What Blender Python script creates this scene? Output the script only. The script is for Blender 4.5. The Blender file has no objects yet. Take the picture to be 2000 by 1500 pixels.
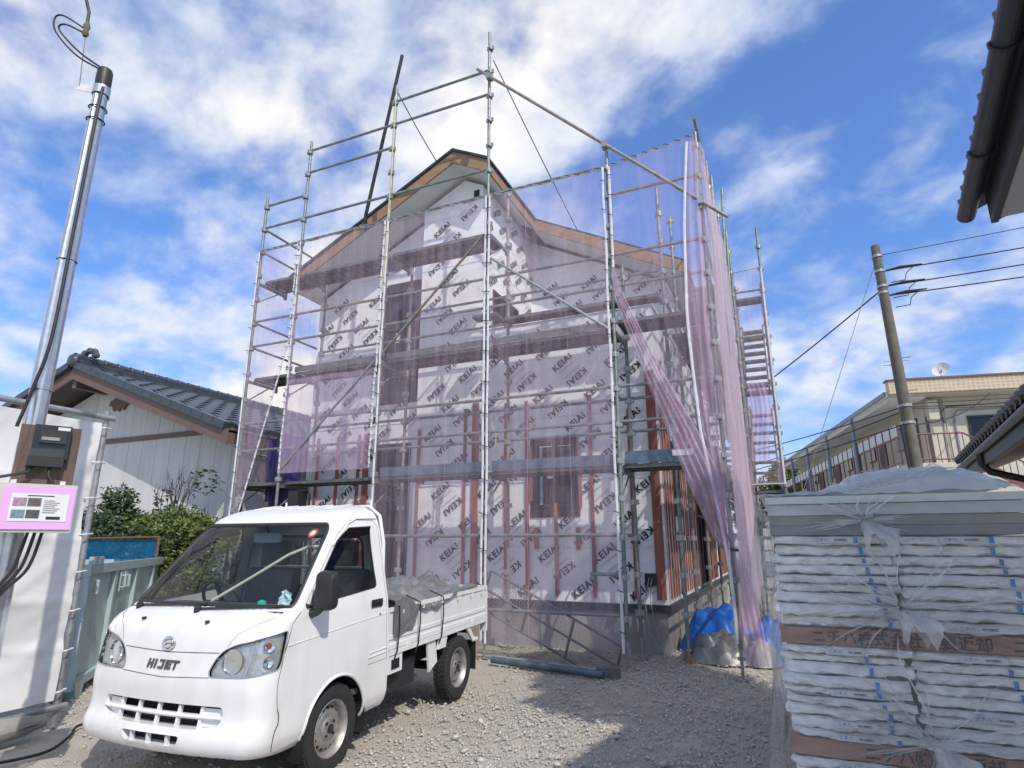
import bpy, bmesh, math, random
import numpy as np
from mathutils import Vector, Matrix, Euler, noise
from mathutils.geometry import delaunay_2d_cdt
R = math.radians
scene = bpy.context.scene
COL = scene.collection
random.seed(7)

# ------------------------------------------------------------------ camera
cd = bpy.data.cameras.new('camera'); cam = bpy.data.objects.new('camera', cd); COL.objects.link(cam)
cd.sensor_width = 36.0; cd.lens = 36.0 * 1183.5 / 2000.0
cd.clip_start = 0.05; cd.clip_end = 3000
yaw, pit = R(-23.606), R(14.717)
fw = Vector((math.sin(yaw) * math.cos(pit), math.cos(yaw) * math.cos(pit), math.sin(pit)))
rt = Vector((math.cos(yaw), -math.sin(yaw), 0)); up = rt.cross(fw)
m = Matrix((rt, up, -fw)).transposed().to_4x4(); m.translation = Vector((1.748, -7.26, 1.365))
cam.matrix_world = m
scene.camera = cam

# ------------------------------------------------------------------ sun, sky, exposure
SUN = Vector((2.19, -1.75, 2.8)).normalized()          # towards the sun
sl = bpy.data.lights.new('sun', 'SUN'); sl.energy = 2.35; sl.angle = R(0.55); sl.color = (1.0, 0.93, 0.83)
so = bpy.data.objects.new('sun', sl); COL.objects.link(so)
so.rotation_euler = SUN.to_track_quat('Z', 'Y').to_euler(); so.location = (6, -6, 12)
world = bpy.data.worlds.new('World'); scene.world = world; world.use_nodes = True
wn = world.node_tree; wn.nodes.clear()
def wnode(t, **k):
    n = wn.nodes.new(t)
    for a, b in k.items(): setattr(n, a, b)
    return n
def wmath(op, a, b=None, c=None):
    n = wnode('ShaderNodeMath', operation=op)
    for i, s in enumerate((a, b, c)):
        if s is None: continue
        if isinstance(s, (int, float)): n.inputs[i].default_value = s
        else: wn.links.new(s, n.inputs[i])
    return n.outputs[0]
sky = wnode('ShaderNodeTexSky', sky_type='NISHITA'); sky.sun_disc = False
sky.sun_elevation = math.asin(SUN.z); sky.sun_rotation = math.atan2(SUN.x, SUN.y)
sky.air_density = 1.0; sky.dust_density = 0.3; sky.ozone_density = 3.0
tc = wnode('ShaderNodeTexCoord'); sep = wnode('ShaderNodeSeparateXYZ'); wn.links.new(tc.outputs['Generated'], sep.inputs[0])
zz = wmath('MAXIMUM', sep.outputs[2], 0.0); den = wmath('ADD', zz, 0.38)
cx_ = wmath('DIVIDE', sep.outputs[0], den); cy_ = wmath('DIVIDE', sep.outputs[1], den)
cmb = wnode('ShaderNodeCombineXYZ'); wn.links.new(cx_, cmb.inputs[0]); wn.links.new(cy_, cmb.inputs[1]); cmb.inputs[2].default_value = 3.1
def wnoise(scale, detail, rough, dist, vec, off=0.0):
    mp = wnode('ShaderNodeMapping'); mp.inputs['Location'].default_value = (off, off * .7, 0); mp.inputs['Rotation'].default_value = (0, 0, R(35))
    mp.inputs['Scale'].default_value = (1, 1.12, 1); wn.links.new(vec, mp.inputs[0])
    n = wnode('ShaderNodeTexNoise'); n.inputs['Scale'].default_value = scale; n.inputs['Detail'].default_value = detail
    n.inputs['Roughness'].default_value = rough; n.inputs['Distortion'].default_value = dist; wn.links.new(mp.outputs[0], n.inputs['Vector']); return n.outputs[0]
n1 = wnoise(2.0, 10, .52, .15, cmb.outputs[0], 66.1); n2 = wnoise(6.0, 8, .55, .2, cmb.outputs[0], 1.7)
big = wmath('MULTIPLY_ADD', n2, .46, wmath('MULTIPLY', n1, .66))
ramp = wnode('ShaderNodeMapRange', interpolation_type='SMOOTHSTEP'); wn.links.new(big, ramp.inputs[0])
ramp.inputs[1].default_value = .465; ramp.inputs[2].default_value = .66; ramp.inputs[3].default_value = 0.06; ramp.inputs[4].default_value = .97
tint = wnode('ShaderNodeMix', data_type='RGBA', blend_type='MULTIPLY'); tint.inputs[0].default_value = 1
wn.links.new(sky.outputs[0], tint.inputs[6]); thz = wnode('ShaderNodeMapRange'); thz.inputs[1].default_value = 0.0; thz.inputs[2].default_value = .42; wn.links.new(sep.outputs[2], thz.inputs[0])
thm = wnode('ShaderNodeMix', data_type='RGBA'); wn.links.new(thz.outputs[0], thm.inputs[0]); thm.inputs[6].default_value = (.58, .64, .78, 1); thm.inputs[7].default_value = (.48, .72, 1.08, 1); wn.links.new(thm.outputs[2], tint.inputs[7])
cloud = wnode('ShaderNodeMix', data_type='RGBA'); wn.links.new(ramp.outputs[0], cloud.inputs[0])
wn.links.new(tint.outputs[2], cloud.inputs[6]); csh = wnode('ShaderNodeMix', data_type='RGBA'); csr = wnode('ShaderNodeMapRange'); csr.inputs[1].default_value = .47; csr.inputs[2].default_value = .66; wn.links.new(n1, csr.inputs[0]); wn.links.new(csr.outputs[0], csh.inputs[0])
csh.inputs[6].default_value = (3.3, 3.8, 4.6, 1); csh.inputs[7].default_value = (5.4, 5.2, 4.95, 1); wn.links.new(csh.outputs[2], cloud.inputs[7])
bg = wnode('ShaderNodeBackground'); bg.inputs[1].default_value = 0.14; wn.links.new(cloud.outputs[2], bg.inputs[0])
wo = wnode('ShaderNodeOutputWorld'); wn.links.new(bg.outputs[0], wo.inputs[0])
scene.view_settings.view_transform = 'Standard'; scene.view_settings.look = 'None'
scene.view_settings.exposure = 0.58; scene.view_settings.gamma = 1.0; scene.view_settings.use_curve_mapping = False
scene.cycles.transparent_max_bounces = 20; scene.cycles.max_bounces = 5; scene.cycles.diffuse_bounces = 3; scene.cycles.glossy_bounces = 3

# ------------------------------------------------------------------ materials
MATS = {}
def mat(name, col, rough=.6, metal=0.0, var=.12, scale=6.0, bump=0.0, bscale=None, stretch=(1, 1, 1), spec=.5, col2=None, coat=0, contrast=(.3, .7), bdetail=4):
    """principled with noise between col and col2 (default: darker col) plus noise bump, object coordinates"""
    if name in MATS: return MATS[name]
    m = bpy.data.materials.new(name); m.use_nodes = True; nt = m.node_tree; b = nt.nodes['Principled BSDF']
    L = nt.links.new
    b.inputs['Roughness'].default_value = rough; b.inputs['Metallic'].default_value = metal
    b.inputs['Specular IOR Level'].default_value = spec; b.inputs['Coat Weight'].default_value = coat
    tcn = nt.nodes.new('ShaderNodeTexCoord'); mp = nt.nodes.new('ShaderNodeMapping'); mp.inputs['Scale'].default_value = stretch
    L(tcn.outputs['Object'], mp.inputs[0])
    nz = nt.nodes.new('ShaderNodeTexNoise'); nz.inputs['Scale'].default_value = scale; nz.inputs['Detail'].default_value = 6; nz.inputs['Roughness'].default_value = .6
    L(mp.outputs[0], nz.inputs['Vector'])
    rp = nt.nodes.new('ShaderNodeMapRange'); rp.inputs[1].default_value = contrast[0]; rp.inputs[2].default_value = contrast[1]; L(nz.outputs[0], rp.inputs[0])
    mx = nt.nodes.new('ShaderNodeMix'); mx.data_type = 'RGBA'; L(rp.outputs[0], mx.inputs[0])
    c2 = col2 or tuple(c * (1 - var) for c in col)
    mx.inputs[6].default_value = (*c2, 1); mx.inputs[7].default_value = (*col, 1)
    L(mx.outputs[2], b.inputs['Base Color'])
    if bump:
        nb = nt.nodes.new('ShaderNodeTexNoise'); nb.inputs['Scale'].default_value = bscale or scale * 3; nb.inputs['Detail'].default_value = bdetail; L(mp.outputs[0], nb.inputs['Vector'])
        bp = nt.nodes.new('ShaderNodeBump'); bp.inputs['Strength'].default_value = bump; bp.inputs['Distance'].default_value = .02
        L(nb.outputs[0], bp.inputs['Height']); L(bp.outputs[0], b.inputs['Normal'])
    MATS[name] = m; return m
def glassmat(name, tint, refl=.25, rough=.02, dirt=.0, film=0.0, bump=0, bscale=8):
    """thin sheet: transparent + mirror reflection by facing, plus a little diffuse (dust or milky film)"""
    if name in MATS: return MATS[name]
    m = bpy.data.materials.new(name); m.use_nodes = True; nt = m.node_tree; nt.nodes.clear(); L = nt.links.new
    tr = nt.nodes.new('ShaderNodeBsdfTransparent'); tr.inputs[0].default_value = (*tint, 1)
    gl = nt.nodes.new('ShaderNodeBsdfGlossy'); gl.inputs['Roughness'].default_value = rough
    df = nt.nodes.new('ShaderNodeBsdfDiffuse'); df.inputs[0].default_value = (.8, .82, .84, 1)
    lw = nt.nodes.new('ShaderNodeLayerWeight'); lw.inputs[0].default_value = refl
    a = nt.nodes.new('ShaderNodeMixShader'); L(lw.outputs['Fresnel'], a.inputs[0]); L(tr.outputs[0], a.inputs[1]); L(gl.outputs[0], a.inputs[2])
    o = nt.nodes.new('ShaderNodeOutputMaterial')
    if bump:
        tcn = nt.nodes.new('ShaderNodeTexCoord'); nb = nt.nodes.new('ShaderNodeTexNoise'); nb.inputs['Scale'].default_value = bscale; nb.inputs['Detail'].default_value = 4
        L(tcn.outputs['Object'], nb.inputs['Vector']); bp = nt.nodes.new('ShaderNodeBump'); bp.inputs['Strength'].default_value = bump; bp.inputs['Distance'].default_value = .02
        L(nb.outputs[0], bp.inputs['Height']); L(bp.outputs[0], gl.inputs['Normal']); L(bp.outputs[0], lw.inputs['Normal'])
    if film:
        b = nt.nodes.new('ShaderNodeMixShader'); b.inputs[0].default_value = film; L(a.outputs[0], b.inputs[1]); L(df.outputs[0], b.inputs[2]); L(b.outputs[0], o.inputs[0])
    else: L(a.outputs[0], o.inputs[0])
    MATS[name] = m; return m
def netmat(name, col, cover, crease=.42):
    """woven safety netting: open weave (transparent) and thread (diffuse + translucent), cover varies with folds"""
    if name in MATS: return MATS[name]
    m = bpy.data.materials.new(name); m.use_nodes = True; nt = m.node_tree; nt.nodes.clear(); L = nt.links.new
    tcn = nt.nodes.new('ShaderNodeTexCoord')
    def nz(scale, st, d=2):
        mp = nt.nodes.new('ShaderNodeMapping'); mp.inputs['Scale'].default_value = st; L(tcn.outputs['Object'], mp.inputs[0])
        n = nt.nodes.new('ShaderNodeTexNoise'); n.inputs['Scale'].default_value = scale; n.inputs['Detail'].default_value = d; n.inputs['Roughness'].default_value = .65
        L(mp.outputs[0], n.inputs['Vector']); return n.outputs[0]
    def mth(op, a, b):
        n = nt.nodes.new('ShaderNodeMath'); n.operation = op
        for i, s in enumerate((a, b)):
            if isinstance(s, (int, float)): n.inputs[i].default_value = s
            else: L(s, n.inputs[i])
        return n.outputs[0]
    # long vertical creases, softer cloth patches, fine weave grain
    cre = mth('MULTIPLY', mth('SUBTRACT', nz(3.0, (4, 4, .25)), .5), crease)
    pat = mth('MULTIPLY', mth('SUBTRACT', nz(1.3, (1, 1, 1)), .5), .30)
    fin = mth('MULTIPLY', mth('SUBTRACT', nz(60, (1, 1, 1), 2), .5), .16)
    fac = mth('ADD', mth('ADD', mth('ADD', cre, pat), fin), cover)
    cl = nt.nodes.new('ShaderNodeClamp'); L(fac, cl.inputs[0]); cl.inputs[1].default_value = .12; cl.inputs[2].default_value = .93
    tr = nt.nodes.new('ShaderNodeBsdfTransparent'); df = nt.nodes.new('ShaderNodeBsdfDiffuse'); tl = nt.nodes.new('ShaderNodeBsdfTranslucent')
    df.inputs[0].default_value = (*col, 1); tl.inputs[0].default_value = (*[c * .9 for c in col], 1)
    a = nt.nodes.new('ShaderNodeMixShader'); a.inputs[0].default_value = .42; L(df.outputs[0], a.inputs[1]); L(tl.outputs[0], a.inputs[2])
    b = nt.nodes.new('ShaderNodeMixShader'); L(cl.outputs[0], b.inputs[0]); L(tr.outputs[0], b.inputs[1]); L(a.outputs[0], b.inputs[2])
    o = nt.nodes.new('ShaderNodeOutputMaterial'); L(b.outputs[0], o.inputs[0]); MATS[name] = m; return m
M_galv = mat('galvanised_green', (.30, .36, .35), .5, .5, scale=7, col2=(.15, .155, .13), bump=.2)
M_galv2 = mat('galvanised_grey', (.46, .47, .47), .42, .6, scale=14, col2=(.26, .27, .27), bump=.1)
M_rust = mat('weathered_pipe', (.38, .33, .28), .6, .3, scale=12, col2=(.20, .17, .15), bump=.1)
M_plank = mat('deck_steel', (.20, .21, .20), .6, .35, scale=14, col2=(.10, .10, .10), bump=.2)
M_blue = mat('blue_paint_steel', (.13, .20, .26), .5, .3, scale=9, col2=(.07, .10, .14), bump=.15)
M_net = netmat('purple_netting', (.88, .67, .83), .20)
M_net2 = netmat('purple_netting_doubled', (.80, .60, .79), .42)
M_net3 = netmat('purple_netting_gathered', (.76, .57, .74), .46)
M_net4 = netmat('purple_netting_folds', (.78, .63, .74), .42, 1.3)
M_hem = mat('white_hem', (.78, .76, .78), .8, var=.25, scale=12)
M_tie = mat('black_cord', (.02, .02, .022), .6)
M_white = mat('truck_white', (.77, .775, .775), .28, scale=6, stretch=(1, 1, .35), col2=(.69, .685, .665), contrast=(.25, .55), coat=.35)
M_trim = mat('black_plastic', (.025, .026, .028), .5, var=.3, scale=20)
M_rubber = mat('tyre_rubber', (.03, .03, .031), .85, var=.4, scale=25, bump=.3, bscale=90)
M_rim = mat('silver_rim', (.50, .49, .47), .45, .7, scale=14, col2=(.30, .28, .26))
M_chrome = mat('chrome', (.85, .86, .88), .12, 1.0, var=.05)
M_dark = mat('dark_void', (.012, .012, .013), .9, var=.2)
M_wrap = mat('house_wrap', (.86, .865, .87), .5, var=.14, scale=2.2, bump=.55, bscale=2.6, stretch=(1, 1, 2.6), bdetail=6)
M_ink = mat('black_ink', (.02, .02, .03), .7, var=.2)
M_inkg = mat('grey_ink', (.30, .30, .34), .7, var=.2)
M_batten = mat('red_treated_timber', (.36, .155, .125), .8, scale=5, stretch=(6, 6, .5), col2=(.22, .065, .05), bump=.2)
M_wood = mat('raw_timber', (.37, .235, .145), .75, scale=5, stretch=(1, 1, 6), col2=(.24, .14, .085), bump=.15)
M_soffit = mat('soffit_white', (.76, .76, .76), .7, var=.06)
M_roof = mat('roof_dark', (.035, .042, .05), .5, var=.3, scale=8)
M_conc = mat('concrete', (.36, .35, .33), .9, scale=2.5, col2=(.25, .24, .22), bump=.25, bscale=30)
M_concp = mat('concrete_pole', (.17, .155, .125), .9, scale=6, col2=(.11, .10, .08), bump=.2, bscale=40)
M_frame = mat('dark_window_frame', (.03, .028, .03), .4, var=.2)
M_pane = glassmat('window_pane', (.30, .36, .42), .35)
M_glass = glassmat('car_glass', (.86, .92, .92), .27)
M_ply = mat('felt_black', (.035, .032, .035), .8, var=.3)

# ------------------------------------------------------------------ mesh helpers
class MB:
    def __init__(s): s.v = []; s.f = []
    def add(s, vs, fs):
        n = len(s.v); s.v += [tuple(v) for v in vs]; s.f += [tuple(i + n for i in f) for f in fs]; return s
    def box(s, x0, x1, y0, y1, z0, z1, M=None):
        vs = [Vector((x, y, z)) for x in (x0, x1) for y in (y0, y1) for z in (z0, z1)]
        if M is not None: vs = [M @ v for v in vs]
        return s.add(vs, [(0, 1, 3, 2), (4, 6, 7, 5), (0, 4, 5, 1), (2, 3, 7, 6), (0, 2, 6, 4), (1, 5, 7, 3)])
    def bar(s, p0, p1, w, h, upv=(0, 0, 1)):
        p0, p1 = Vector(p0), Vector(p1); d = (p1 - p0); l = d.length; d = d / l; u = Vector(upv)
        if abs(d.dot(u)) > .98: u = Vector((0, 1, 0))
        sx = d.cross(u).normalized(); sz = sx.cross(d)
        M = Matrix((d, sx, sz)).transposed().to_4x4(); M.translation = p0
        return s.box(0, l, -w / 2, w / 2, -h / 2, h / 2, M)
    def tube(s, pts, r, n=8, cap=True, flat=1.0):
        pts = [Vector(p) for p in pts]; rs = r if isinstance(r, (list, tuple)) else [r] * len(pts)
        base = len(s.v); prev = None
        for i, p in enumerate(pts):
            d = (pts[min(i + 1, len(pts) - 1)] - pts[max(i - 1, 0)]).normalized()
            if prev is None:
                a = Vector((0, 0, 1)) if abs(d.z) < .9 else Vector((0, 1, 0)); sx = d.cross(a).normalized()
            else: sx = (prev - d * prev.dot(d)).normalized()
            prev = sx; sy = d.cross(sx)
            for k in range(n):
                a = 2 * math.pi * k / n; s.v.append(tuple(p + sx * (rs[i] * math.cos(a)) + sy * (rs[i] * flat * math.sin(a))))
        for i in range(len(pts) - 1):
            for k in range(n):
                a = base + i * n + k; b = base + i * n + (k + 1) % n; s.f.append((a, b, b + n, a + n))
        if cap:
            s.f.append(tuple(base + k for k in range(n))[::-1]); s.f.append(tuple(base + (len(pts) - 1) * n + k for k in range(n)))
        return s
    def lathe(s, prof, n=24, M=None):
        """profile of (radius, height) turned about local z"""
        base = len(s.v)
        for r, z in prof:
            for k in range(n):
                a = 2 * math.pi * k / n; v = Vector((r * math.cos(a), r * math.sin(a), z)); s.v.append(tuple(M @ v if M is not None else v))
        for i in range(len(prof) - 1):
            for k in range(n):
                a = base + i * n + k; b = base + i * n + (k + 1) % n; s.f.append((a, b, b + n, a + n))
        return s
    def grid(s, fn, nu, nv, closed=False):
        base = len(s.v)
        for j in range(nv + 1):
            for i in range(nu + 1): s.v.append(tuple(fn(i / nu, j / nv)))
        for j in range(nv):
            for i in range(nu):
                a = base + j * (nu + 1) + i; s.f.append((a, a + 1, a + nu + 2, a + nu + 1))
        return s
    def prism(s, poly, fn, t0, t1):
        """extrude 2-D polygon; fn(a, b, t) -> point"""
        n = len(poly); vs = [fn(a, b, t0) for a, b in poly] + [fn(a, b, t1) for a, b in poly]
        fs = [tuple(range(n))[::-1], tuple(range(n, 2 * n))] + [(i, (i + 1) % n, (i + 1) % n + n, i + n) for i in range(n)]
        return s.add(vs, fs)
    def mesh(s, name, m=None, smooth=False):
        me = bpy.data.meshes.new(name); me.from_pydata(s.v, [], s.f)
        bm = bmesh.new(); bm.from_mesh(me); bmesh.ops.recalc_face_normals(bm, faces=bm.faces); bm.to_mesh(me); bm.free()
        if m: me.materials.append(m)
        if smooth:
            for p in me.polygons: p.use_smooth = True
            try: me.set_sharp_from_angle(angle=R(40))
            except Exception: pass
        return me
    def build(s, name, m, parent=None, smooth=False, label=None):
        return link(name, s.mesh(name, m, smooth), parent, label=label)
INV = {}
def link(name, data, parent=None, M=None, label=None):
    o = bpy.data.objects.new(name, data); COL.objects.link(o)
    if M is not None: o.matrix_world = M
    if parent is not None:
        o.parent = parent
        if parent.name in INV: o.matrix_parent_inverse = INV[parent.name]
        INV[o.name] = (M.inverted() if M is not None else Matrix()) 
    if label: o['label'] = label
    return o
def thing(name, label, cat, loc=(0, 0, 0), group=None, local=False, rotz=0):
    o = bpy.data.objects.new(name, None); COL.objects.link(o); o.location = loc; o.rotation_euler = (0, 0, rotz); o.empty_display_size = .1
    if not local: INV[o.name] = Matrix.Translation(loc).inverted()
    return tag(o, label, cat, group)
def tag(o, label, cat, group=None):
    o['label'] = label; o['category'] = cat
    if group: o['group'] = group
    return o
def struct(o): o['kind'] = 'structure'; return o
def stuff(o): o['kind'] = 'stuff'; return o
def Tm(x, y, z, rz=0, rx=0, ry=0): return Matrix.Translation((x, y, z)) @ Euler((rx, ry, rz)).to_matrix().to_4x4()
def wave(x, y, z, s=1.0): return noise.noise(Vector((x * s, y * s, z * s)))
def text_mesh(body, size=1.0, bold=0.0, shear=0.0, align='CENTER', space=1.0):
    c = bpy.data.curves.new('lettering', 'FONT'); c.body = body; c.size = size; c.offset = bold; c.shear = shear; c.space_character = space; c.align_x = align; c.align_y = 'CENTER'; c.resolution_u = 3
    o = bpy.data.objects.new('lettering_tmp', c); COL.objects.link(o)
    dg = bpy.context.evaluated_depsgraph_get(); me = bpy.data.meshes.new_from_object(o.evaluated_get(dg))
    vs = [v.co.copy() for v in me.vertices]; fs = [tuple(p.vertices) for p in me.polygons]
    bpy.data.objects.remove(o); bpy.data.curves.remove(c); bpy.data.meshes.remove(me)
    return vs, fs
def letters(mb, body, size, fn, bold=0, shear=0, squash=1.0, at=(0, 0), rot=0):
    vs, fs = text_mesh(body, size, bold, shear); ca, sa = math.cos(rot), math.sin(rot)
    out = [fn(at[0] + (v.x * squash) * ca - v.y * sa, at[1] + (v.x * squash) * sa + v.y * ca) for v in vs]
    return mb.add(out, fs)
def lerp(a, b, t): return a + (b - a) * t
def interp(t, pts):
    if t <= pts[0][0]: return pts[0][1]
    for (a, x), (b, y) in zip(pts, pts[1:]):
        if t <= b: return x + (y - x) * (t - a) / (b - a)
    return pts[-1][1]
def spline(pts, n=6):
    P = [Vector(p) for p in pts]; out = []
    for i in range(len(P) - 1):
        a, b, c, d = P[max(i - 1, 0)], P[i], P[i + 1], P[min(i + 2, len(P) - 1)]
        for k in range(n):
            t = k / n; out.append(.5 * ((2 * b) + (c - a) * t + (2 * a - 5 * b + 4 * c - d) * t * t + (3 * b - a - 3 * c + d) * t ** 3))
    return out + [P[-1]]
def smooth_interp(t, pts):
    """Catmull-Rom through (t, value) knots"""
    if t <= pts[0][0]: return pts[0][1]
    if t >= pts[-1][0]: return pts[-1][1]
    for i in range(len(pts) - 1):
        if pts[i][0] <= t <= pts[i + 1][0]:
            x0, y0 = pts[i]; x1, y1 = pts[i + 1]; h = x1 - x0; u = (t - x0) / h
            def sl(k):
                if k == 0: return (pts[1][1] - pts[0][1]) / (pts[1][0] - pts[0][0])
                if k == len(pts) - 1: return (pts[-1][1] - pts[-2][1]) / (pts[-1][0] - pts[-2][0])
                return (pts[k + 1][1] - pts[k - 1][1]) / (pts[k + 1][0] - pts[k - 1][0])
            m0, m1 = sl(i) * h, sl(i + 1) * h
            return (2*u**3-3*u*u+1)*y0 + (u**3-2*u*u+u)*m0 + (-2*u**3+3*u*u)*y1 + (u**3-u*u)*m1

# ------------------------------------------------------------------ ground
gm = mat('site_dirt', (.52, .47, .40), .95, scale=1.1, col2=(.38, .34, .29), bump=.9, bscale=55, bdetail=8)
def ground_fn(u, v):
    x = -12 + 20 * u; y = -8.5 + 24 * v
    return (x, y, .018 * wave(x, y, 0, 1.3) + .010 * wave(x, y, 3, 5) - .012)
g = MB().grid(ground_fn, 160, 190).build('ground', gm, smooth=True); struct(g)
far = MB()
far.add([(-400, -300, -.10), (400, -300, -.10), (400, 600, -.10), (-400, 600, -.10)], [(0, 1, 2, 3)])
struct(far.build('terrain', mat('far_ground', (.46, .44, .40), .95, scale=.3, col2=(.36, .35, .31))))
# crushed stone spread over the yard, denser on the drive
def gravel(n, name, seed, sizes, m, dens):
    rng = np.random.default_rng(seed)
    pts = []
    while len(pts) < n:
        x = rng.uniform(-5.6, 3.2, 4000); y = rng.uniform(-5.9, 1.9, 4000); k = rng.uniform(0, 1, 4000)
        for a, b, c in zip(x, y, k):
            if c < dens(a, b): pts.append((a, b))
            if len(pts) >= n: break
    pts = np.array(pts); n = len(pts)
    base = np.array([(1, 0, 0), (-1, 0, 0), (0, 1, 0), (0, -1, 0), (0, 0, 1), (0, 0, -.6), (.6, .6, .5), (-.6, -.55, .5)], float)
    tris = np.array([(6, 0, 2), (6, 2, 4), (6, 4, 0), (7, 1, 3), (7, 3, 4), (7, 4, 1), (0, 4, 3), (1, 4, 2), (0, 3, 5), (3, 1, 5), (1, 2, 5), (2, 0, 5)])
    s = rng.lognormal(math.log(sizes), .58, n).clip(sizes * .35, sizes * 3)
    V = base[None] * (1 + rng.uniform(-.35, .35, (n, 8, 1))) * s[:, None, None] * np.array([1, .8, .55])[None, None] * rng.uniform(.7, 1.25, (n, 1, 3))
    a = rng.uniform(0, 2 * np.pi, n); ca, sa = np.cos(a), np.sin(a)
    X = V[:, :, 0] * ca[:, None] - V[:, :, 1] * sa[:, None]; Yv = V[:, :, 0] * sa[:, None] + V[:, :, 1] * ca[:, None]
    tl = rng.uniform(-.5, .5, n); Zv = V[:, :, 2] + X * tl[:, None]
    P = np.stack([X + pts[:, 0:1], Yv + pts[:, 1:2], Zv + (s * .15)[:, None]], -1).reshape(-1, 3)
    F = (tris[None] + (np.arange(n) * 8)[:, None, None]).reshape(-1, 3)
    me = bpy.data.meshes.new(name); me.vertices.add(len(P)); me.vertices.foreach_set('co', P.ravel().astype('f'))
    me.loops.add(F.size); me.loops.foreach_set('vertex_index', F.ravel().astype('i')); me.polygons.add(len(F))
    me.polygons.foreach_set('loop_start', (np.arange(len(F)) * 3).astype('i')); me.update(); me.validate(); me.materials.append(m)
    o = link(name, me); return stuff(o)
gdens = lambda x, y: max(.02, min(1, .15 + .9 * max(0, min(1, (x + 1.9) / 1.4)) * (1 if y < .3 else .35) + .55 * wave(x, y, 5, .9) + .3 * wave(x, y, 8, 2.3) + (.5 if x < -2.9 and -4 < y < -2 else 0)))
o = gravel(70000, 'gravel', 3, .0066, mat('gravel_grey', (.58, .56, .52), .9, scale=40, col2=(.36, .345, .32), contrast=(.38, .62)), gdens)
tag(o, 'grey crushed stone spread over the dirt drive', 'gravel')
o = gravel(900, 'gravel', 9, .017, mat('gravel_pale', (.58, .55, .50), .9, scale=30, col2=(.36, .34, .31), contrast=(.4, .6)), gdens)
tag(o, 'larger pale stones scattered among the gravel', 'gravel')

# ------------------------------------------------------------------ the house under construction
YF, YL = 1.06, 1.32               # front wall, recessed left wall
XL, XB0, XB1, XR = -6.05, -3.60, -2.43, .30
YB = 3.35                          # wall behind the balcony
YBACK = 11.0
RX, RZ, SL = -2.79, 7.90, .515     # ridge
def roofz(x): return RZ - SL * abs(x - RX)
house = thing('house', 'half-built two-storey gable house wrapped in printed white sheeting behind the scaffold', 'house', (-2.8, 5, 0))
WORD = text_mesh('KEIAI', .136, .0042, space=1.14)
wm = MB().add([(v.x, v.y, 0) for v in WORD[0]], WORD[1]); nw = len(wm.f)
for row, (yy, amp) in enumerate(((-.095, .010), (-.110, .006))):
    ln = [(-.15 + .30 * k / 18, yy + amp * math.sin(k * 2.3 + row)) for k in range(19)]
    wm.add([(a_, b_, 0) for a_, b_ in ln] + [(a_, b_ - .005, 0) for a_, b_ in ln], [(i, i + 1, i + 20, i + 19) for i in range(18)])
WORDMESH = wm.mesh('printed_word', M_ink); WORDMESH.materials.append(M_inkg)
for p_ in WORDMESH.polygons:
    if p_.index >= nw: p_.material_index = 1
def wrap_letters(wall, fn, u0, u1, v0, v1, seed=0, holes=()):
    """printed wrap: word slanting up, same word upside down below it, on a staggered lattice"""
    ox = Vector(fn(0, 0)); eu = (Vector(fn(1, 0)) - ox).normalized(); ev = (Vector(fn(0, 1)) - ox).normalized(); en = eu.cross(ev)
    F = Matrix((eu, ev, en)).transposed().to_4x4()
    for r in range(int((v1 - v0) / .46) + 3):
        for c in range(-1, int((u1 - u0) / .80) + 2):
            for kind in (0, 1):
                cu = u0 + c * .80 + (r * .31) % .80 + kind * .22 + (seed * .37) % .80; cv = v0 + r * .46 - kind * .24 + (seed * .17) % .46
                a = R(37) + kind * math.pi; w2, h2 = .17, .17
                if cu - w2 < u0 or cu + w2 > u1 or cv - h2 < v0 or cv + h2 > v1: continue
                if any(h[0] - .15 < cu < h[1] + .15 and h[2] - .13 < cv < h[3] + .13 for h in holes): continue
                M = F @ Matrix.Rotation(a, 4, 'Z'); M.translation = fn(cu, cv); link('printed_word', WORDMESH, wall, M)
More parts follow.
